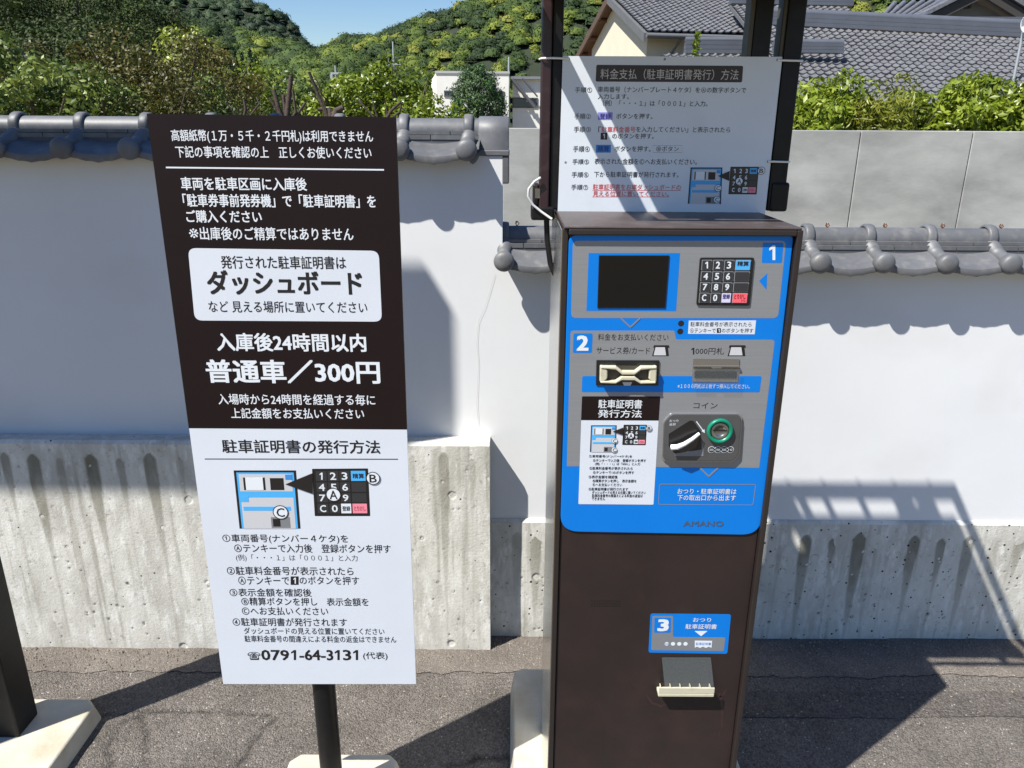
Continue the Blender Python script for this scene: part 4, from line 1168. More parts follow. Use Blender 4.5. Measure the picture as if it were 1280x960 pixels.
# unseen board added outside the frame, its outline shaped to shade the left wall
ob = thing('shade_board', 'unseen dark board on two posts beyond the left edge, added to shade the wall', 'sign', (-2.4, 1.2, 0))
xr = -1.418
outl = [(xr, 2.70), (xr, 3.225), (xr - .35, 3.225), (xr - .42, 3.64), (-4.6, 3.64), (-4.6, 2.515), (xr - .17, 2.515), (xr - .07, 2.58)]
MB().prismY(outl, 1.17, 1.23).obj('panel', M_postblack, ob, .004)
MB().box(-3.0, -2.92, 1.235, 1.31, .0, 3.6).obj('post', M_postblack, ob, .003)  # supports made up for the added board, out of view as well
MB().box(-1.80, -1.73, 1.235, 1.305, .0, 3.2).obj('post', M_postblack, ob, .003)

# ================================================================= BACKGROUND
def az(px, d, py=155):
    """ground position at distance d (m) seen in column px; height of row py there"""
    x, z = PY(px, py, d); return x, z
# grey panelled concrete wall behind the garden
YG = 6.5
gw = thing('concrete_panel_wall', 'plain grey concrete panel wall with thin joints beyond the tiled garden wall', 'wall', (3, YG, 0))
M_panel = mat('panel_concrete', (150, 151, 147), .85, var=(2.2, .3), stretch=(.6, 1, 1.3), bump=(50, .2, .004), dirt=(2.3, (188, 190, 186), .55))
zg = PY(1000, 162.5, YG)[1]
jx = [PY(1068, 225, YG)[0], PY(1206, 225, YG)[0]]
pw = jx[1] - jx[0]
xs = [PY(628, 225, YG)[0]]
k = jx[0] - 4 * pw
while k < 9:
    if k > xs[0] + .2: xs.append(k)
    k += pw
for a, b_ in zip(xs[:-1], xs[1:]):
    MB().box(a + .0035, b_ - .0035, YG, YG + .12, -.03, zg + random.uniform(-.003, .003)).obj('panel', M_panel, gw, .006)
MB().box(xs[0] + .02, xs[-1], YG + .02, YG + .1, -.03, zg - .03).obj('joint', mat('panel_joint', (176, 170, 154), .9), gw)
# dirt lane behind wall seen between
# ---------------------------------------------------------------- foliage
def leafmat(name, ramp, rough=.5, transl=.25):
    m = mat(name, (80, 100, 50), rough, tint=ramp, spec=.4)
    n = m.node_tree.nodes; l = m.node_tree.links
    b = n['Principled BSDF']; out = n['Material Output']
    tr = n.new('ShaderNodeBsdfTranslucent'); mx = n.new('ShaderNodeMixShader'); mx.inputs[0].default_value = transl
    src = b.inputs['Base Color'].links[0].from_socket
    l.new(src, tr.inputs[0]); l.new(b.outputs[0], mx.inputs[1]); l.new(tr.outputs[0], mx.inputs[2]); l.new(mx.outputs[0], out.inputs[0])
    return m
L_bright = leafmat('leaf_bright', [(0, (72, 90, 20)), (.6, (122, 138, 36)), (1, (184, 192, 88))], .35, .3)
L_olive = leafmat('leaf_olive', [(0, (84, 92, 24)), (.6, (130, 134, 44)), (1, (166, 162, 74))], .4, .3)
L_mid = leafmat('leaf_mid', [(0, (44, 60, 20)), (.6, (80, 98, 34)), (1, (136, 150, 72))], .45, .22)
L_rust = leafmat('leaf_rust', [(0, (54, 56, 20)), (.55, (86, 84, 32)), (1, (124, 112, 54))], .5, .22)
L_dark = leafmat('leaf_dark', [(0, (28, 40, 12)), (.6, (52, 68, 20)), (1, (90, 104, 36))], .75, .15)
L_pine = leafmat('leaf_pine', [(0, (26, 46, 20)), (.6, (44, 72, 28)), (1, (74, 104, 44))], .55, .1)
L_hill = leafmat('leaf_hill', [(0, (34, 52, 22)), (.35, (48, 68, 26)), (.6, (74, 92, 32)), (.82, (114, 124, 40)), (1, (118, 100, 58))], .8, .12)
L_hilldk = leafmat('leaf_hill_dark', [(0, (34, 52, 30)), (.5, (50, 70, 34)), (1, (84, 98, 46))], .7, .1)
M_bark = mat('bark', (92, 80, 64), .9, var=(14, .25), bump=(40, .6, .01))
M_barkdk = mat('bark_dark', (70, 58, 52), .9, var=(14, .25), bump=(40, .6, .01))

def leaves(name, C, Nrm, size, m, tint, aspect=.5, droop=.3, rg=rng, fold=True, jit=.55):
    n = len(C)
    D = rg.normal(size=(n, 3)); D[:, 2] -= droop
    Nn = Nrm + rg.normal(size=(n, 3)) * jit
    Nn /= np.linalg.norm(Nn, axis=1)[:, None] + 1e-9
    D -= Nn * (D * Nn).sum(1)[:, None]; D /= np.linalg.norm(D, axis=1)[:, None] + 1e-9
    Sd = np.cross(Nn, D)
    sz = (size * rg.uniform(.6, 1.3, n))[:, None]
    a = C - D * sz * .5; b = C + D * sz * .5 - Nn * sz * .12
    l_ = C + Sd * sz * aspect * .5 - Nn * sz * .08; r_ = C - Sd * sz * aspect * .5 - Nn * sz * .08
    V = np.stack([a, r_, b, l_], 1).reshape(-1, 3)
    i = np.arange(n)[:, None] * 4
    Fq = np.concatenate([i + np.array([[0, 1, 2]]), i + np.array([[0, 2, 3]])], 1).reshape(-1, 3) if fold else i + np.array([[0, 1, 2, 3]])
    return np_mesh(name, V, Fq, m, {'tint': np.repeat(np.clip(tint, 0, 1), 4)}, smooth=False)

def crown_pts(n, nclump, rad, crad, rg, flat=.8):
    """leaf positions gathered in clumps through an uneven ellipsoid of half sizes rad"""
    u = rg.normal(size=(nclump, 3)); u /= np.linalg.norm(u, axis=1)[:, None]
    rr = rg.uniform(.35, 1.0, nclump) ** .6
    cc = u * rr[:, None] * np.array(rad)
    cr = crad * rg.uniform(.6, 1.4, nclump)
    k = rg.integers(0, nclump, n)
    v = rg.normal(size=(n, 3)); v /= np.linalg.norm(v, axis=1)[:, None]
    P_ = cc[k] + v * cr[k][:, None] * (rg.uniform(.4, 1, n) ** .5)[:, None] * np.array([1, 1, flat])
    N_ = v + np.array([0, 0, .35]) + u[k] * .5
    ct = rg.uniform(0, 1, nclump)
    t = .3 + .35 * ct[k] + rg.normal(0, .13, n)
    return P_, N_ / np.linalg.norm(N_, axis=1)[:, None], t

def tree(name, label, cat, x, y, zb, ztop, rx, m, n, leaf, group, seed, trunk_r=.05, nclump=40, crad=.25, bark=M_bark, ry=None, flat=.8, droop=.3, aspect=.5, tshift=0, branches=5, crown_from=None):
    rg = np.random.default_rng(seed)
    t = thing(name, label, cat, (x, y, zb), group)
    z0 = crown_from if crown_from is not None else zb + (ztop - zb) * .25
    cz = (z0 + ztop) / 2; rz = (ztop - z0) / 2
    P_, N_, tt = crown_pts(n, nclump, (rx, ry or rx, rz), crad, rg, flat)
    P_ += np.array([x, y, cz])
    me = leaves('crown', P_, N_, leaf, m, tt + tshift, aspect, droop, rg)
    link('crown', me, t)
    b = MB()
    b.tube([(x, y, zb), (x + rg.normal() * .05, y, zb + (cz - zb) * .5), (x + rg.normal() * .1, y + rg.normal() * .05, cz + rz * .3)], [trunk_r, trunk_r * .75, trunk_r * .3], 8)
    for k in range(branches):
        a = rg.uniform(0, 6.28); h = zb + (cz - zb) * rg.uniform(.35, .95)
        b.tube([(x, y, h), (x + math.cos(a) * rx * .4, y + math.sin(a) * rx * .4, h + rz * .5), (x + math.cos(a) * rx * .8, y + math.sin(a) * rx * .8, h + rz * 1.0)],
               [trunk_r * .5, trunk_r * .3, trunk_r * .1], 6)
    b.obj('trunk', bark, t)
    return t

# hedge shrubs on the right, leaves large and glossy
hg = 'glossy bright green shrubs beyond the grey panel wall'
HD = 8.2
hs = [(1012, 112, .42, 'leftmost glossy green shrub above the panel wall, next to the black post'),
      (1066, 92, .48, 'tall rounded glossy green shrub over the first panel joint'),
      (1112, 94, .42, 'olive green finer-leaved shrub with a pointed top in the middle of the hedge'),
      (1165, 112, .42, 'low bright green shrub right of the hedge middle'),
      (1215, 104, .40, 'bright green shrub over the second panel joint'),
      (1250, 84, .42, 'tallest glossy green shrub near the right edge'),
      (1300, 86, .48, 'glossy green shrub cut by the right edge')]
for k, (px, pt, r_, lb) in enumerate(hs):
    x, zt = PY(px, pt, HD)
    tree('leafy_shrub', lb, 'shrub', x, HD + (k % 2) * .25, -.02, zt - .05, r_, L_bright if k != 2 else L_olive, 5200, .08 if k != 2 else .07, hg, 100 + k, .03, 46, .17, ry=.45, aspect=.42 if k != 2 else .25, droop=.8, tshift=.0, crown_from=.9)

# trees left, beyond the wall
tg_ = 'trees growing beyond the wall on the left'
rows = [ # px, top row, distance, radius, mat, leaf, n, label
    (15, 36, 9, .75, L_mid, .075, 4200, 'pale green tree with whitish leaves at the left edge above the wall', .25),
    (75, 44, 10.5, .8, L_rust, .06, 5200, 'rusty olive maple second from the left edge', 0),
    (45, 70, 9.5, .6, L_mid, .06, 3200, 'low green bush in front of the rusty maple', 0),
    (150, 40, 11, .85, L_rust, .055, 5600, 'broad brownish green maple left of the notice sign', .1),
    (118, 80, 9.6, .5, L_mid, .055, 3000, 'small mid green bush below the brownish maple', .1),
    (215, 44, 11, .8, L_rust, .055, 5200, 'brownish green maple above the left corner of the notice sign', -.05),
    (255, 52, 12, .8, L_rust, .055, 4600, 'rusty green maple right of the sign corner', .1),
    (190, 85, 9.8, .6, L_rust, .05, 3200, 'low brownish bush just above the coping', -.1),
    (265, 95, 10.5, .55, L_mid, .055, 3000, 'low green bush above the middle of the sign top', -.15),
    (305, 82, 14, .8, L_bright, .075, 3600, 'yellow green young tree beside the bare stumps', -.1),
    (235, 30, 20, .8, L_bright, .1, 2600, 'yellow green tree top rising behind the maples', .25),
    (345, 92, 17, 1.1, L_mid, .09, 3600, 'green tree behind the bare stumps', -.05),
    (400, 100, 15, .9, L_mid, .08, 3600, 'leafy tree between the two bare stumps', 0),
    (440, 86, 14, .9, L_bright, .085, 4200, 'bright green tree above the sign, left of the pointed one', -.1),
    (480, 74, 14, .75, L_bright, .085, 4200, 'bright green tree with a pointed top above the right of the sign', -.1),
    (512, 90, 13.5, .55, L_bright, .085, 3600, 'bright green tree left of the white building', -.12),
    (548, 128, 12.5, .4, L_bright, .08, 2400, 'low bright green bush in front of the white building', -.05)]
for k, (px, pt, d, r_, m_, lf, n_, lb, ts) in enumerate(rows):
    x, zt = PY(px, pt, d)
    tree('leafy_tree', lb, 'tree', x, d, -.02, zt, r_, m_, int(n_ * 1.6), lf, tg_, 200 + k, .06, 46, .24 if d < 15 else .3, ry=r_, tshift=ts, crown_from=.5)
# big dark trees behind them
for k, (px, pt, d, r_, lb) in enumerate([(85, -40, 30, 2.6, 'largest dark evergreen tree rising behind the maples'), (30, -25, 28, 2.2, 'dark evergreen tree at the upper left corner'),
                                        (150, -25, 32, 2.4, 'dark evergreen tree in the middle of the dark group'), (190, 2, 33, 1.6, 'dark rounded evergreen tree at the right of the dark group'), (-30, -30, 27, 2.2, 'dark evergreen tree cut by the left edge'),
                                        (120, 30, 24, 1.8, 'low dark evergreen tree just behind the maples'), (60, 28, 22, 1.7, 'low dark evergreen tree behind the rusty maple')]):
    x, zt = PY(px, pt, d)
    tree('evergreen_tree', lb, 'tree', x, d, -.02, zt, r_, L_dark, 17000, .115, 'dark evergreen trees at the upper left', 260 + k, .2, 60, .7, bark=M_barkdk, crown_from=1.0)
# conifers on the slope
for k, (px, pt, d) in enumerate([(292, 60, 70), (302, 66, 70), (312, 62, 72), (285, 70, 68), (320, 76, 68)]):
    x, zt = PY(px, pt, d); x0_, zb = PY(px, 120, d)
    rg = np.random.default_rng(300 + k)
    t = thing('conifer_tree', ['slender dark conifer, leftmost but one of the slope group', 'slender dark conifer in the middle of the slope group', 'tallest dark conifer of the slope group', 'short dark conifer at the left of the slope group', 'short dark conifer at the right of the slope group'][k], 'tree', (x, d, 0), 'conifers on the slope above the maples')
    n_ = 1600; h = rg.uniform(0, 1, n_) ** 1.3
    rr = (1 - h) * 1.1 * rg.uniform(.3, 1, n_) + .05; a = rg.uniform(0, 6.28, n_)
    P_ = np.stack([x + rr * np.cos(a), d + rr * np.sin(a), h * zt], 1)
    N_ = np.stack([np.cos(a), np.sin(a), np.full(n_, .4)], 1)
    link('crown', leaves('crown', P_, N_, .35, L_pine, .3 + rg.normal(0, .2, n_), .5, .8, rg), t)
    MB().tube([(x, d, 0), (x, d, zt)], [.18, .02], 8).obj('trunk', M_barkdk, t)
# round juniper before the white building
x, zt = PY(597, 88, 13)
rg = np.random.default_rng(5)
jt = thing('juniper_tree', 'dense dark green rounded juniper in front of the white building', 'tree', (x, 13, 0))
n_ = 15000
u = rg.normal(size=(n_, 3)); u /= np.linalg.norm(u, axis=1)[:, None]
lob = 1 + .14 * np.sin(u[:, 0] * 9 + 1) * np.cos(u[:, 2] * 8) + .1 * np.sin(u[:, 1] * 13 + u[:, 2] * 11)
rj = .40
P_ = np.stack([x + u[:, 0] * rj * lob * (1 - .25 * u[:, 2]), 13 + u[:, 1] * rj * lob, zt - .50 + u[:, 2] * .52 * lob], 1) * 1.0
P_ += rg.normal(size=(n_, 3)) * .03
DN = u.copy(); 
link('crown', leaves('crown', P_, u + np.array([0, 0, .2]), .055, L_pine, .6 + .5 * (lob - 1) + rg.normal(0, .2, n_), .3, -1.2, rg), jt)
MB().tube([(x, 13, 0), (x, 13, zt - .3)], [.05, .02], 8).obj('trunk', M_barkdk, jt)

# pollarded stumps
def stump(px, d, lb, seed, arms, base=152):
    x, zc_ = PY(px, base, d)
    b = MB()
    b.tube([(x, d, -.02), (x + .03, d, zc_ * .5), (x, d, zc_)], [.10, .085, .10], 10)
    t = thing('pollarded_tree', lb, 'tree', (x, d, 0), 'pollarded trees with bare stubs behind the wall')
    b.obj('trunk', M_barkdk, t)
    for arm in arms:
        r0 = arm[-1]; pp = [Vector((PY(a, b_, d)[0], d + random.uniform(-.03, .03), PY(a, b_, d)[1])) for a, b_ in arm[:-1]]
        pts = [Vector((x, d, zc_ - .05))] + pp
        n_ = len(pts)
        MB().tube(pts, [r0 * (1.35 - .45 * i / (n_ - 1)) for i in range(n_)], 9).obj('limb', M_barkdk, t)
stump(358, 8.4, 'pollarded bare tree with several thick upright stubs left of the sign top centre', 1,
      [((350, 140), (343, 112), .022), ((360, 132), (364, 94), .024), ((347, 138), (338, 122), .014), ((370, 140), (366, 112), .012), ((356, 138), (353, 118), .018), ((372, 142), (382, 128), .012)])
stump(414, 8.2, 'pollarded bare tree with one long dark curved limb above the sign', 2, [((404, 134), (396, 115), (387, 90), .016), ((420, 138), (429, 134), .03), ((410, 136), (398, 137), .02), ((402, 120), (397, 101), .006)])
stump(476, 8.8, 'low bare tree with thin stubs above the right of the sign', 3, [((462, 140), (447, 124), .010), ((490, 138), (501, 128), .014), ((470, 140), (466, 124), .008), ((484, 142), (482, 126), .008), ((500, 140), (503, 127), .009)])
stump(302, 9.0, 'grey bare stub leaning above the sign', 4, [((308, 136), (305, 124), .014), ((325, 130), (320, 122), .008), ((290, 138), (283, 128), .008)])
# ---------------------------------------------------------------- white building
M_bwall = mat('building_cream_wall', (222, 220, 212), .85, var=(2, .05))
M_bdark = mat('building_dark_trim', (84, 84, 86), .6)
M_glass = mat('window_glass', (60, 72, 84), .12, metal=.3)
YBd = 46.0
wb = thing('white_building', 'low white flat-roofed building behind the rounded juniper', 'building', (0, YBd, 0))
bx0, bz1 = PY(545, 91, YBd); bx1, _ = PY(636, 91, YBd)
bxl, _ = PY(539, 100, YBd + 4)
MB().add([(bx0, YBd, 0), (bx1, YBd, 0), (bx1, YBd + 8, 0), (bxl, YBd + 4, 0), (bx0, YBd, bz1), (bx1, YBd, bz1), (bx1, YBd + 8, bz1), (bxl, YBd + 4, bz1 - .2)],
         [(0, 1, 5, 4), (1, 2, 6, 5), (2, 3, 7, 6), (3, 0, 4, 7), (4, 5, 6, 7)]).obj('wall', M_bwall, wb)
MB().box(bx0 - .05, bx1 + .05, YBd - .06, YBd - .002, bz1 - .02, bz1 + .1).obj('parapet', mat('parapet_grey', (170, 170, 168), .7), wb)
def bwin(xa, ya_, xb, yb_, Y, par, m=M_glass):
    X0, Z1 = PY(xa, ya_, Y); X1, Z0 = PY(xb, yb_, Y)
    fr_ = MB(); t_ = .06
    fr_.box(X0, X1, Y - .05, Y - .003, Z1 - t_, Z1); fr_.box(X0, X1, Y - .05, Y - .003, Z0, Z0 + t_)
    fr_.box(X0, X0 + t_, Y - .048, Y - .003, Z0 + t_, Z1 - t_); fr_.box(X1 - t_, X1, Y - .048, Y - .003, Z0 + t_, Z1 - t_)
    f_ = fr_.obj('window', M_bdark, par)
    MB().box(X0 + t_, X1 - t_, Y - .02, Y - .004, Z0 + t_, Z1 - t_).obj('pane', m, f_)
bwin(555, 113, 566, 121, YBd, wb)
bwin(618, 114, 630, 124, YBd, wb)
# second block, with slanting stair rails
wc = thing('white_annex', 'white block with slanting dark stair rails right of the juniper', 'building', (0, YBd + 2, 0))
Yc = YBd + 2
cxa, cz1 = PY(641, 98, Yc); cxb, _ = PY(760, 98, Yc)
MB().box(cxa, cxb, Yc, Yc + 6, 0, cz1).obj('wall', M_bwall, wc)
bwin(641, 122, 672, 135, Yc, wc); bwin(676, 122, 700, 135, Yc, wc)
MB().box(cxa - .1, cxb, Yc - .3, Yc - .002, cz1 - .05, cz1 + .1).obj('roof_edge', mat('roof_edge_grey', (120, 122, 124), .7), wc)
for (xa, ya_, xb, yb_, r_) in ((640, 99, 668, 134, .11), (653, 98, 672, 121, .05)):
    p0 = PY(xa, ya_, Yc - .5); p1 = PY(xb, yb_, Yc - .5)
    MB().tube([(p0[0], Yc - .5, p0[1]), (p1[0], Yc - .5, p1[1])], r_, 6).obj('stair_rail', M_bdark, wc)
for k in range(4):
    p0 = PY(644 + k * 5, 103 + k * 5, Yc - .45); p1 = PY(644 + k * 5, 112 + k * 5, Yc - .45)
    MB().tube([(p0[0], Yc - .45, p0[1]), (p1[0], Yc - .45, p1[1])], .04, 6).obj('baluster', M_bwall, wc)
# low strip of dark roof edge behind the grey wall
# masts
M_mast = mat('galvanised_mast', (168, 172, 174), .5, metal=.4)
for k, (px, pt, pb, d, r_, lb) in enumerate([(491, 52, 90, 80, .13, 'tall grey steel mast above the bright green trees'), (485, 65, 90, 82, .05, 'thin pole just left of the tall grey mast'),
                                            (419, 82, 96, 60, .10, 'short white pole with a lamp arm left of the mast'), (636, 71, 92, 60, .10, 'grey pole rising above the white building')]):
    x, z1_ = PY(px, pt, d)
    t = thing('mast' if k < 3 else 'utility_pole', lb, 'mast', (x, d, 0), 'slim poles against the hillside')
    MB().tube([(x, d, 0), (x, d, z1_)], [r_ * 1.3, r_ * .6], 8).obj('shaft', M_mast, t)
    if k in (0, 2):
        sc_ = .7 if k == 0 else .4
        za = PY(px, pb - 9 if k == 0 else pb - 3, d)[1]
        MB().box(x - .9 * sc_, x + 1.1 * sc_, d - .08, d + .08, za, za + .14).obj('arm', M_mast, t)
        MB().box(x - 1.0 * sc_, x - .55 * sc_, d - .12, d + .12, za - .35, za - .002).obj('lamp', M_mast, t)

# ---------------------------------------------------------------- tiled houses
M_roof = mat('house_roof_tile', (106, 106, 108), .45, metal=.1, var=(11, .34))
M_roofr = mat('house_ridge_tile', (84, 88, 96), .5, var=(3, .12))
M_wood = mat('eaves_wood', (88, 58, 40), .7, var=(8, .2))
M_cream2 = mat('house_cream_plaster', (204, 197, 176), .85, var=(2, .04))
M_grille = mat('house_grey_board', (92, 94, 96), .7, var=(5, .1))
def roof(name, o, u, v, nu, nv, m, parent, tw=.27, tl=.24, hgt=.05):
    """S-shaped tiles laid in courses: o lower left corner, u along the eaves, v up the slope (unit vectors)"""
    o, u, v = Vector(o), Vector(u).normalized(), Vector(v).normalized()
    n = u.cross(v).normalized()
    if n.z < 0: n = -n
    prof = [(0, .25), (.18, 0), (.42, .0), (.62, .35), (.78, 1.0), (.92, .8), (1.0, .25)]
    cols = []
    for i in range(nu):
        for (a, h) in (prof if i == nu - 1 else prof[:-1]): cols.append(((i + a) * tw, h * hgt))
    cu_ = np.array([c_[0] for c_ in cols]); ch = np.array([c_[1] for c_ in cols])
    rows_ = []
    U, Vv, Nn, O = np.array(u), np.array(v), np.array(n), np.array(o)
    nc = len(cols); V_ = []; F_ = []
    rg = np.random.default_rng(9)
    for j in range(nv):
        jit = np.repeat(rg.normal(0, .004, nu + 1), 6)[:nc]
        for (s_, lift) in ((0, 0.004), (0, .036), (1.08, .004)):
            vv = (j + s_) * tl
            V_.append(O + U * cu_[:, None] + Vv * vv + Nn * (ch + lift + jit)[:, None])
        b0 = j * 3 * nc
        for r_ in (0, 1):
            i = b0 + r_ * nc + np.arange(nc - 1)
            F_.append(np.stack([i, i + 1, i + nc + 1, i + nc], 1))
    V_ = np.concatenate(V_); F_ = np.concatenate(F_)
    o_ = link(name, np_mesh(name, V_, F_, m, smooth=False), parent)
    o_['kind'] = 'stuff'
    return o_
def ridge(name, a, b_, w_, h_, m, parent, up=(0, 0, 1)):
    a, b_ = Vector(a), Vector(b_); d = (b_ - a).normalized(); s_ = d.cross(Vector(up)).normalized() * w_ / 2; upv = Vector(up) * h_
    mb = MB()
    for k in range(3):
        f = 1 - .12 * k; z0_ = upv * (k / 3); z1_ = upv * ((k + .93) / 3)
        mb.add([a - s_ * f + z0_, a + s_ * f + z0_, b_ + s_ * f + z0_, b_ - s_ * f + z0_, a - s_ * f + z1_, a + s_ * f + z1_, b_ + s_ * f + z1_, b_ - s_ * f + z1_],
               [(0, 3, 2, 1), (4, 5, 6, 7), (0, 1, 5, 4), (1, 2, 6, 5), (2, 3, 7, 6), (3, 0, 4, 7)])
    mb.tube([a + upv * 1.05, b_ + upv * 1.05], w_ * .3, 8)
    return mb.obj(name, m, parent)
# House A: cream gable
hA = thing('cream_gable_house', 'cream plastered house with tiled gable roof and wooden eaves behind the notice board', 'house', (4, 23, 0))
pN = PY(808, 41, 20.0); pF = PY(722, 69, 26.5)
N3 = Vector((pN[0], 20, pN[1])); F3 = Vector((pF[0], 26.5, pF[1])); F3.z = min(F3.z, N3.z + .1) if False else F3.z
zap = PY(766, -6, 23.2)[1]
mid = (N3 + F3) / 2; A3 = Vector((mid.x, mid.y, zap))
gd = (F3 - N3); gd.z = 0; gd.normalize()
rd = Vector((gd.y, -gd.x, 0)); rd = rd if rd.x > 0 else -rd      # ridge direction, to the right
vs_ = (A3 - N3)
L_ = 4.6
roof('roof_tiles', N3 + Vector((0, 0, .03)), rd, vs_, 29, int(vs_.length / .19) + 1, M_roof, hA, tw=.18, tl=.19, hgt=.04)
vb = (A3 - F3)
roof('roof_tiles', F3 + Vector((0, 0, .03)), rd, vb, 29, int(vb.length / .19), M_roof, hA, tw=.18, tl=.19, hgt=.04)
# roof body and barge boards
in_ = rd * .22
def slabq(nm, a, b_, c, d_, th, m, par):
    up = Vector((0, 0, -th)); vs2 = [a, b_, c, d_, a + up, b_ + up, c + up, d_ + up]
    return MB().add(vs2, [(0, 1, 2, 3), (7, 6, 5, 4), (0, 4, 5, 1), (1, 5, 6, 2), (2, 6, 7, 3), (3, 7, 4, 0)]).obj(nm, m, par)
slabq('roof_deck', N3, N3 + rd * 5.1, A3 + rd * 5.1, A3, .12, M_grille, hA)
slabq('roof_deck', F3, A3, A3 + rd * 5.1, F3 + rd * 5.1, .12, M_wood, hA)
slabq('barge_board', N3 - rd * .06, N3, A3, A3 - rd * .06, .2, M_grille, hA)
slabq('barge_board', F3 - rd * .06, A3 - rd * .06, A3, F3, .2, mat('barge_brown', (84, 66, 56), .7), hA)
for t_ in (.12, .42, .72):
    p = F3.lerp(A3, t_) + Vector((0, 0, -.16))
    MB().tube([p, p + in_ * 1.0], .07, 6).obj('purlin', M_wood, hA)
ridge('ridge', A3 - rd * .05, A3 + rd * 5.1, .3, .25, M_roofr, hA)
w0, w1 = N3 + in_ + gd * .55, F3 + in_ - gd * .9
wz = lambda p, ref: Vector((p.x, p.y, ref))
zA = N3.z + .12; 
MB().add([wz(w0, 0), wz(w1, 0), wz(w1, F3.z + .1), wz(A3 + in_, zap - .14), wz(w0, N3.z + .05)], [(0, 1, 2, 3, 4)][::-1]).obj('gable_wall', M_cream2, hA)
wr = w0 + rd * 5.0
MB().add([wz(w0, 0), wz(wr, 0), wz(wr, N3.z + .05), wz(w0, N3.z + .05)], [(0, 1, 2, 3)]).obj('side_wall', M_cream2, hA)
g0, g1 = N3 + Vector((0, -.06, -.06)), N3 + rd * 5.1 + Vector((0, -.06, -.08))
MB().tube([g0, g1], .06, 8).obj('gutter', M_grille, hA)
MB().tube([g0 + rd * .9, g0 + rd * .8 + gd * .4 + Vector((0, 0, -.35)), g0 + rd * .5 + gd * .55 + Vector((0, 0, -.5)), g0 + rd * .5 + gd * .55 + Vector((0, 0, -2))], .035, 6).obj('downpipe', M_grille, hA)
# lower lean-to roof
lr0 = PY(846, 66, 18.3); lr = Vector((lr0[0], 18.3, lr0[1]))
roof('lean_to_tiles', lr + Vector((-.3, -.9, -.42)), (1, .02, 0), (0, .9, .36), 26, 6, M_roof, hA, tw=.17, tl=.17, hgt=.04)
ridge('lean_to_ridge', lr + Vector((.2, .15, .0)), lr + Vector((4.0, .2, .0)), .22, .26, M_roofr, hA)
MB().box(lr.x - .2, lr.x + 4, 18.5, 19.5, 0, lr.z - .1).obj('lean_to_wall', M_grille, hA)
# sprig
x, z1_ = PY(872, 40, 9.0); _, z0_ = PY(872, 75, 9.0)
rg = np.random.default_rng(77); n_ = 170
t_ = rg.uniform(0, 1, n_); P_ = np.stack([x + (t_ - .5) * .02 + .05 * np.sin(t_ * 5) * (1 - t_) + rg.normal(0, .035, n_) * (1.2 - t_), 9 + rg.normal(0, .04, n_), z0_ - .25 + (z1_ - z0_ + .25) * t_], 1)
sp = thing('young_tree', 'slender young tree top showing above the payment steps board', 'tree', (x, 9, 0))
link('crown', leaves('crown', P_, rg.normal(size=(n_, 3)) + np.array([0, -.5, .6]), .07, L_bright, .2 + rg.normal(0, .2, n_), .45, .4, rg), sp)
MB().tube([(x, 9, 0), (x + .02, 9, z0_ - .2), (x, 9, z1_ + .02)], [.02, .008, .003], 6).obj('trunk', M_bark, sp)

# House B: broad hipped roofs to the right
hB = thing('grey_tiled_house', 'large traditional house with broad grey tiled roofs and a gabled dormer at the upper right', 'house', (9, 19, 0))
a0 = PY(985, 33, 17.5); a1 = PY(1330, 52, 17.5)
RA = Vector((a0[0] - .8, 17.5, a0[1] + .04)); RB = Vector((a1[0], 17.2, a1[1]))
ud = (RB - RA).normalized()
dn = Vector((0, -3.4, -1.55)); 
roof('lower_roof_tiles', RA + dn, ud, -dn, 56, int(dn.length / .18), M_roof, hB, tw=.155, tl=.18, hgt=.035)
slabq('roof_deck', RA + dn - Vector((0, 0, .03)), RB + dn - Vector((0, 0, .03)), RB - Vector((0, 0, .03)), RA - Vector((0, 0, .03)), .1, M_grille, hB)
ridge('lower_ridge', RA + Vector((0, .05, 0)), RB + Vector((0, .05, 0)), .3, .24, M_roofr, hB)
MB().box(RA.x + .5, RB.x, 14.9, 17.3, 0, RA.z - 1.5).obj('wall', M_cream2, hB)
# little ridge on the left of the lower roof
s0 = PY(1000, 66, 15.6); s1 = PY(1052, 67, 15.6)
ridge('short_ridge', (s0[0] - .5, 15.6, s0[1]), (s1[0], 15.6, s1[1]), .22, .17, M_roofr, hB)
# upper roofs further back
ua = PY(1004, 31, 19.5); ub = PY(1100, 35, 19.5)
U0 = Vector((ua[0] - 1.2, 19.5, ua[1] - .12)); U1 = Vector((ub[0], 19.5, ub[1] - .1)); ut = PY(1050, 6, 21.6)
up_ = Vector((0, 2.1, ut[1] - U0.z))
roof('upper_roof_tiles', U0, (U1 - U0), up_, int((U1 - U0).length / .17), int(up_.length / .19), M_roof, hB, tw=.17, tl=.19, hgt=.038)
slabq('roof_deck', U0 - Vector((0, 0, .02)), U1 - Vector((0, 0, .02)), U1 + up_ - Vector((0, 0, .02)), U0 + up_ - Vector((0, 0, .02)), .1, M_grille, hB)
ridge('upper_ridge', U0 + up_, U1 + up_ + Vector((.1, 0, 0)), .3, .25, M_roofr, hB)
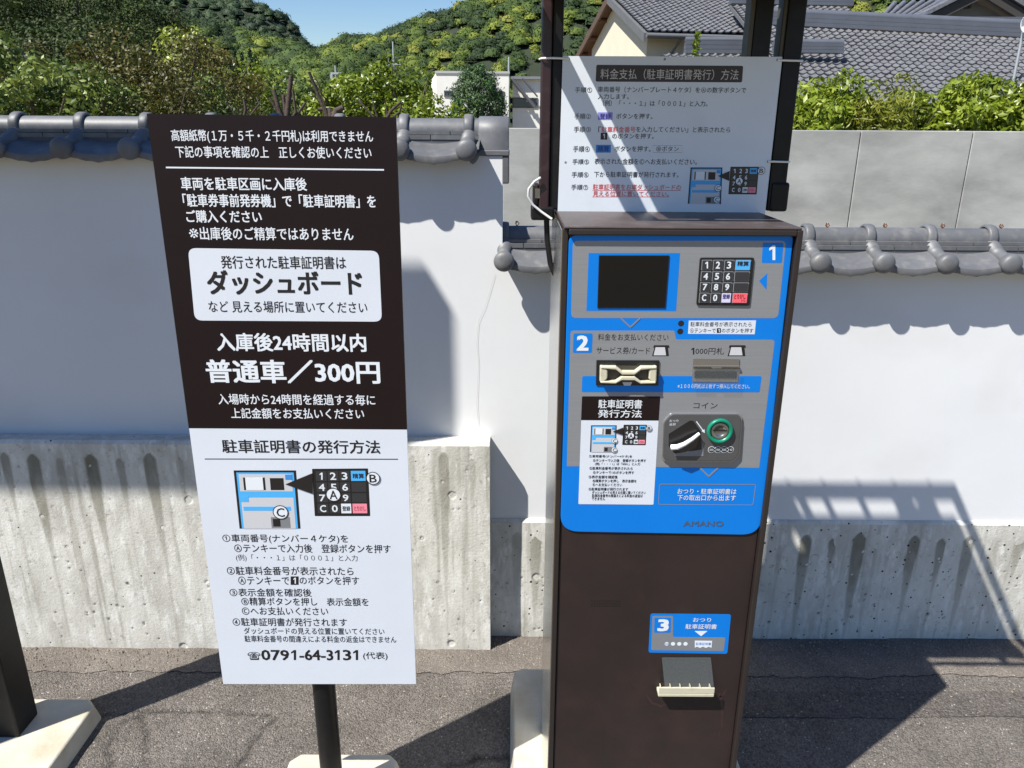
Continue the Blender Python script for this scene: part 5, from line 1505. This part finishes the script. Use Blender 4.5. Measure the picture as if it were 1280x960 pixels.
# bright slope of the dormer wing (faces left) between px 1095..1215
q0 = PY(1094, 33, 19.2); q1 = PY(1140, 35, 18.6); q2 = PY(1215, 0, 20.2); q3 = PY(1118, 6, 21.0)
B0, B1, B2, B3 = (Vector((q0[0], 19.2, q0[1])), Vector((q1[0], 18.6, q1[1])), Vector((q2[0], 20.2, q2[1])), Vector((q3[0], 21.0, q3[1])))
roof('wing_roof_tiles', B1, (B3 - B0 + (B2 - B1)) * .5, (B2 - B1) * .3 + Vector((-.2, .6, .35)), 2, 2, M_roof, hB)
slabq('wing_roof', B0, B1, B2, B3, .08, M_roof, hB)
wv = (B3 - B0); wn = 9
for k in range(wn):
    t_ = k / (wn - 1)
    p0 = B0.lerp(B1, t_); p1 = B3.lerp(B2, t_)
    MB().tube([p0 + Vector((0, 0, .04)), p1 + Vector((0, 0, .04))], .055, 8).obj('roof_roll', M_roof, hB)
ridge('verge_ridge', B1 + Vector((.1, 0, .02)), B1.lerp(B2, .42) + Vector((.1, 0, .02)), .2, .16, M_roofr, hB)
# dormer gable
g_l = PY(1150, 23, 18.9); g_a = PY(1232, -18, 18.9); g_r = PY(1300, 24, 18.9)
GL, GA, GR = (Vector((g_l[0], 18.9, g_l[1])), Vector((g_a[0], 18.9, g_a[1])), Vector((g_r[0], 18.9, g_r[1])))
bk = Vector((0, 3.0, 0))
slabq('dormer_roof', GL, GA, GA + bk, GL + bk, .12, M_roofr, hB)
slabq('dormer_roof', GA, GR, GR + bk, GA + bk, .12, M_roofr, hB)
for (pA, pB) in ((GL, GA), (GA, GR)):
    slabq('verge', pA + Vector((0, -.12, .10)), pB + Vector((0, -.12, .10)), pB + Vector((0, .3, .10)), pA + Vector((0, .3, .10)), .09, M_roof, hB)
    slabq('barge_board', pA + Vector((0, -.05, -.02)), pB + Vector((0, -.05, -.02)), pB + Vector((0, .02, -.02)), pA + Vector((0, .02, -.02)), .22, mat('dormer_barge', (60, 56, 52), .8), hB)
MB().add([GL + Vector((.3, .5, 0)), GR + Vector((-.3, .5, 0)), GA + Vector((0, .5, -.2))], [(0, 1, 2)]).obj('gable_wall', mat('gable_plaster', (150, 148, 140), .85), hB)
for k in range(4):
    xv, zv = PY(1202 + k * 4.2, 4, 19.3); MB().box(xv - .028, xv + .028, 19.34, 19.398, zv - .1, zv + .12).obj('vent_slat', M_bdark, hB)
MB().box(GL.x + .1, GR.x - .1, 18.7, 18.95, GL.z - .10, GL.z + .02).obj('gable_sill', M_roofr, hB)
# roof between dormer and lower ridge
e0 = PY(1146, 40, 18.0); e1 = PY(1330, 46, 18.0)
E0 = Vector((e0[0], 18.0, e0[1])); E1 = Vector((e1[0], 18.0, e1[1]))
ev = Vector((0, 1.0, GL.z - .02 - E0.z))
roof('dormer_lower_tiles', E0, E1 - E0, ev, int((E1 - E0).length / .16), int(ev.length / .18) + 1, M_roof, hB, tw=.16, tl=.18, hgt=.036)
slabq('roof_deck', E0 - Vector((0, 0, .02)), E1 - Vector((0, 0, .02)), E1 + ev - Vector((0, 0, .02)), E0 + ev - Vector((0, 0, .02)), .1, M_grille, hB)
# dish
dx_, dz_ = PY(1283, 30, 15.0)
ds = MB(); ds.lathe((dx_, 15.0, dz_), [(.002, .0), (.08, .008), (.13, .03), (.165, .06), (.167, .066), (.13, .04), (.08, .016), (.002, .01)], 'Y', 28, .85)
dish = thing('satellite_dish', 'white satellite dish at the right edge before the tiled roof', 'dish', (dx_, 15.1, dz_ - 1.0))
ds.obj('reflector', mat('dish_white', (232, 232, 230), .5), dish)
MB().tube([(dx_, 15.05, dz_ - 1.2), (dx_, 15.05, dz_)], .025, 8).obj('mast', M_mast, dish)
# garden trees filling behind houses
for k, (px, pt, d, r_, m_, lb) in enumerate([(1270, -25, 30, 1.8, L_mid, 'green tree behind the dormer roof at the upper right')]):
    x, zt = PY(px, pt, d); tree('leafy_tree', lb, 'tree', x, d, 0, zt, r_, m_, 4000, .14, None, 400 + k, .12, 40, .5, crown_from=2)

# ---------------------------------------------------------------- hills with forest
def interp(xs_, ys_, x): return np.interp(x, xs_, ys_)
def hill(name, sil, d0, d1, base_row, m_leaf, crown_r, count, seed, tintf, leaf=.6, per=90, mground=None, dcurve=1.0, off=16):
    """sil: [(px,row)] skyline at distance d1; the slope runs down towards d0 at row base_row"""
    rg = np.random.default_rng(seed)
    sx = [p[0] for p in sil]; sy = [p[1] for p in sil]
    nu, nv = 90, 26
    pxs = np.linspace(sx[0], sx[-1], nu)
    V = np.zeros((nv, nu, 3))
    def surf(px, t):
        # t 0 foot .. 1 ridge
        d = d0 + (d1 - d0) * t
        row = interp(sx, sy, px) + off
        r1 = np.array([ray(a, b) for a, b in zip(np.atleast_1d(px), np.atleast_1d(row))])
        zr = CAM_H + r1[:, 2] / r1[:, 1] * d1
        xr = r1[:, 0] / r1[:, 1]
        z0_ = 0.0
        prof = np.sin(np.clip(t, 0, 1) * np.pi / 2) ** dcurve
        z = z0_ + (zr - z0_) * prof
        return xr * d, d, z
    for j in range(nv):
        t = j / (nv - 1)
        x, d, z = surf(pxs, t)
        z = z + (fbm(pxs / 40, pxs * 0 + t * 8, 3, seed) - .5) * crown_r * 1.5
        V[j, :, 0] = x; V[j, :, 1] = d; V[j, :, 2] = z
    # back side
    back = V[-1].copy(); back[:, 1] += 40; back[:, 2] -= 25
    V2 = np.concatenate([V.reshape(-1, 3), back])
    me = np_mesh(name, V2, gridfaces(nv + 1, nu), mground)
    tag(link(name, me), kind='structure')
    # crowns
    px = rg.uniform(sx[0], sx[-1], count); t = rg.uniform(.0, 1.0, count) ** .8
    x, d, z = surf(px, t)
    z = z + (fbm(px / 40, t * 8, 3, seed) - .5) * crown_r * 1.5
    cr = crown_r * rg.uniform(.55, 1.35, count) * (d / d1) ** .5
    C = np.stack([x, d * np.ones_like(x), z + cr * .25], 1)
    n = count * per
    k = np.repeat(np.arange(count), per)
    v = rg.normal(size=(n, 3)); v[:, 2] = np.abs(v[:, 2]) * 1.0 + .05; v[:, 1] -= .25; v /= np.linalg.norm(v, axis=1)[:, None]
    lob = 1 + .18 * np.sin(v[:, 0] * 7 + k) * np.cos(v[:, 2] * 6 + k * 1.7)
    P_ = C[k] + v * (cr[k] * lob * rg.uniform(.8, 1.03, n))[:, None] * np.array([1, 1, .85])
    big = fbm(px / 26, t * 12, 3, seed + 5)
    tc = tintf(px, t, big, rg)
    tt = tc[k] + rg.normal(0, .03, n)
    me = leaves(name + '_forest', P_, v, leaf * (cr[k] / crown_r) ** .5, m_leaf, tt, .8, .0, rg, fold=False, jit=.3)
    o = link('hillside_forest', me); tag(o, kind='stuff')
    # the solid inside of every crown, below the leaf clumps
    ring, lev = 7, (0.0, .55, .85, 1.0)
    bs = []
    for h in lev[:-1]:
        for q_ in range(ring):
            a = 2 * math.pi * q_ / ring; bs.append((math.cos(a) * math.sqrt(1 - h * h), math.sin(a) * math.sqrt(1 - h * h), h))
    bs.append((0, 0, 1)); bs = np.array(bs)
    bf = []
    for L_ in range(len(lev) - 2):
        for q_ in range(ring):
            a, b_ = L_ * ring + q_, L_ * ring + (q_ + 1) % ring
            bf += [(a, b_, b_ + ring), (a, b_ + ring, a + ring)]
    for q_ in range(ring):
        a, b_ = (len(lev) - 2) * ring + q_, (len(lev) - 2) * ring + (q_ + 1) % ring; bf.append((a, b_, len(bs) - 1))
    bf = np.array(bf); nb_ = len(bs)
    jr = 1 + rg.normal(0, .07, (count, nb_, 1))
    Vc = C[:, None, :] + bs[None] * jr * (cr * .8)[:, None, None] * np.array([1, 1, .85])
    Fc_ = (bf[None] + (np.arange(count) * nb_)[:, None, None]).reshape(-1, 3)
    me = np_mesh(name + '_crowns', Vc.reshape(-1, 3), Fc_, m_leaf, {'tint': np.repeat(np.clip(tc, 0, 1), nb_)}, smooth=True)
    o = link('hillside_crowns', me); tag(o, kind='stuff')
M_hillg = mat('forest_floor', (34, 44, 22), .95, var=(.1, .3))
def t_right(px, t, big, rg): return np.clip(.10 + (big - .36) * 1.9 + rg.normal(0, .09, len(px)) + .12 * (t < .35), 0, .86) + np.where((t > .9) & (px > 430) & (px < 600) & (rg.uniform(0, 1, len(px)) < .4), .35, 0)
hill('far_hill_right', [(330, 130), (380, 62), (417, 50), (430, 41), (457, 42), (489, 33), (526, 22), (566, 10), (590, -2), (640, -25), (720, -60), (850, -90), (1100, -120), (1400, -120)],
     150, 330, 150, L_hill, 2.6, 3800, 11, t_right, .5, 105, M_hillg, off=20)
def t_leftd(px, t, big, rg): return .1 + (big - .3) * .9 + rg.normal(0, .12, len(px))
hill('far_hill_left', [(-350, -90), (-100, -85), (100, -60), (240, -25), (330, -5), (345, 4), (366, 18), (382, 40), (401, 48), (418, 53), (440, 75), (470, 100)],
     200, 300, 150, L_hilldk, 2.3, 1700, 12, t_leftd, .42, 100, M_hillg, off=24)
def t_leftm(px, t, big, rg): return np.clip(.14 + (big - .33) * 1.5 + rg.normal(0, .09, len(px)), 0, .8)
hill('mid_spur_left', [(-350, -80), (0, -60), (120, -25), (190, 2), (230, 12), (280, 26), (330, 40), (380, 50), (420, 62), (470, 84), (500, 110)],
     90, 170, 150, L_hill, 1.6, 2200, 13, t_leftm, .29, 95, M_hillg, off=22)
def t_knoll(px, t, big, rg): return np.clip(.35 + (big - .35) * 1.0 + rg.normal(0, .12, len(px)), 0, .8)
hill('low_knoll', [(300, 110), (340, 80), (375, 66), (400, 72), (425, 70), (450, 76), (480, 88), (520, 96), (560, 104), (620, 120)],
     70, 110, 150, L_hill, 1.5, 800, 14, t_knoll, .22, 105, M_hillg, off=16)
# hedge band closing the view low down between trees and houses
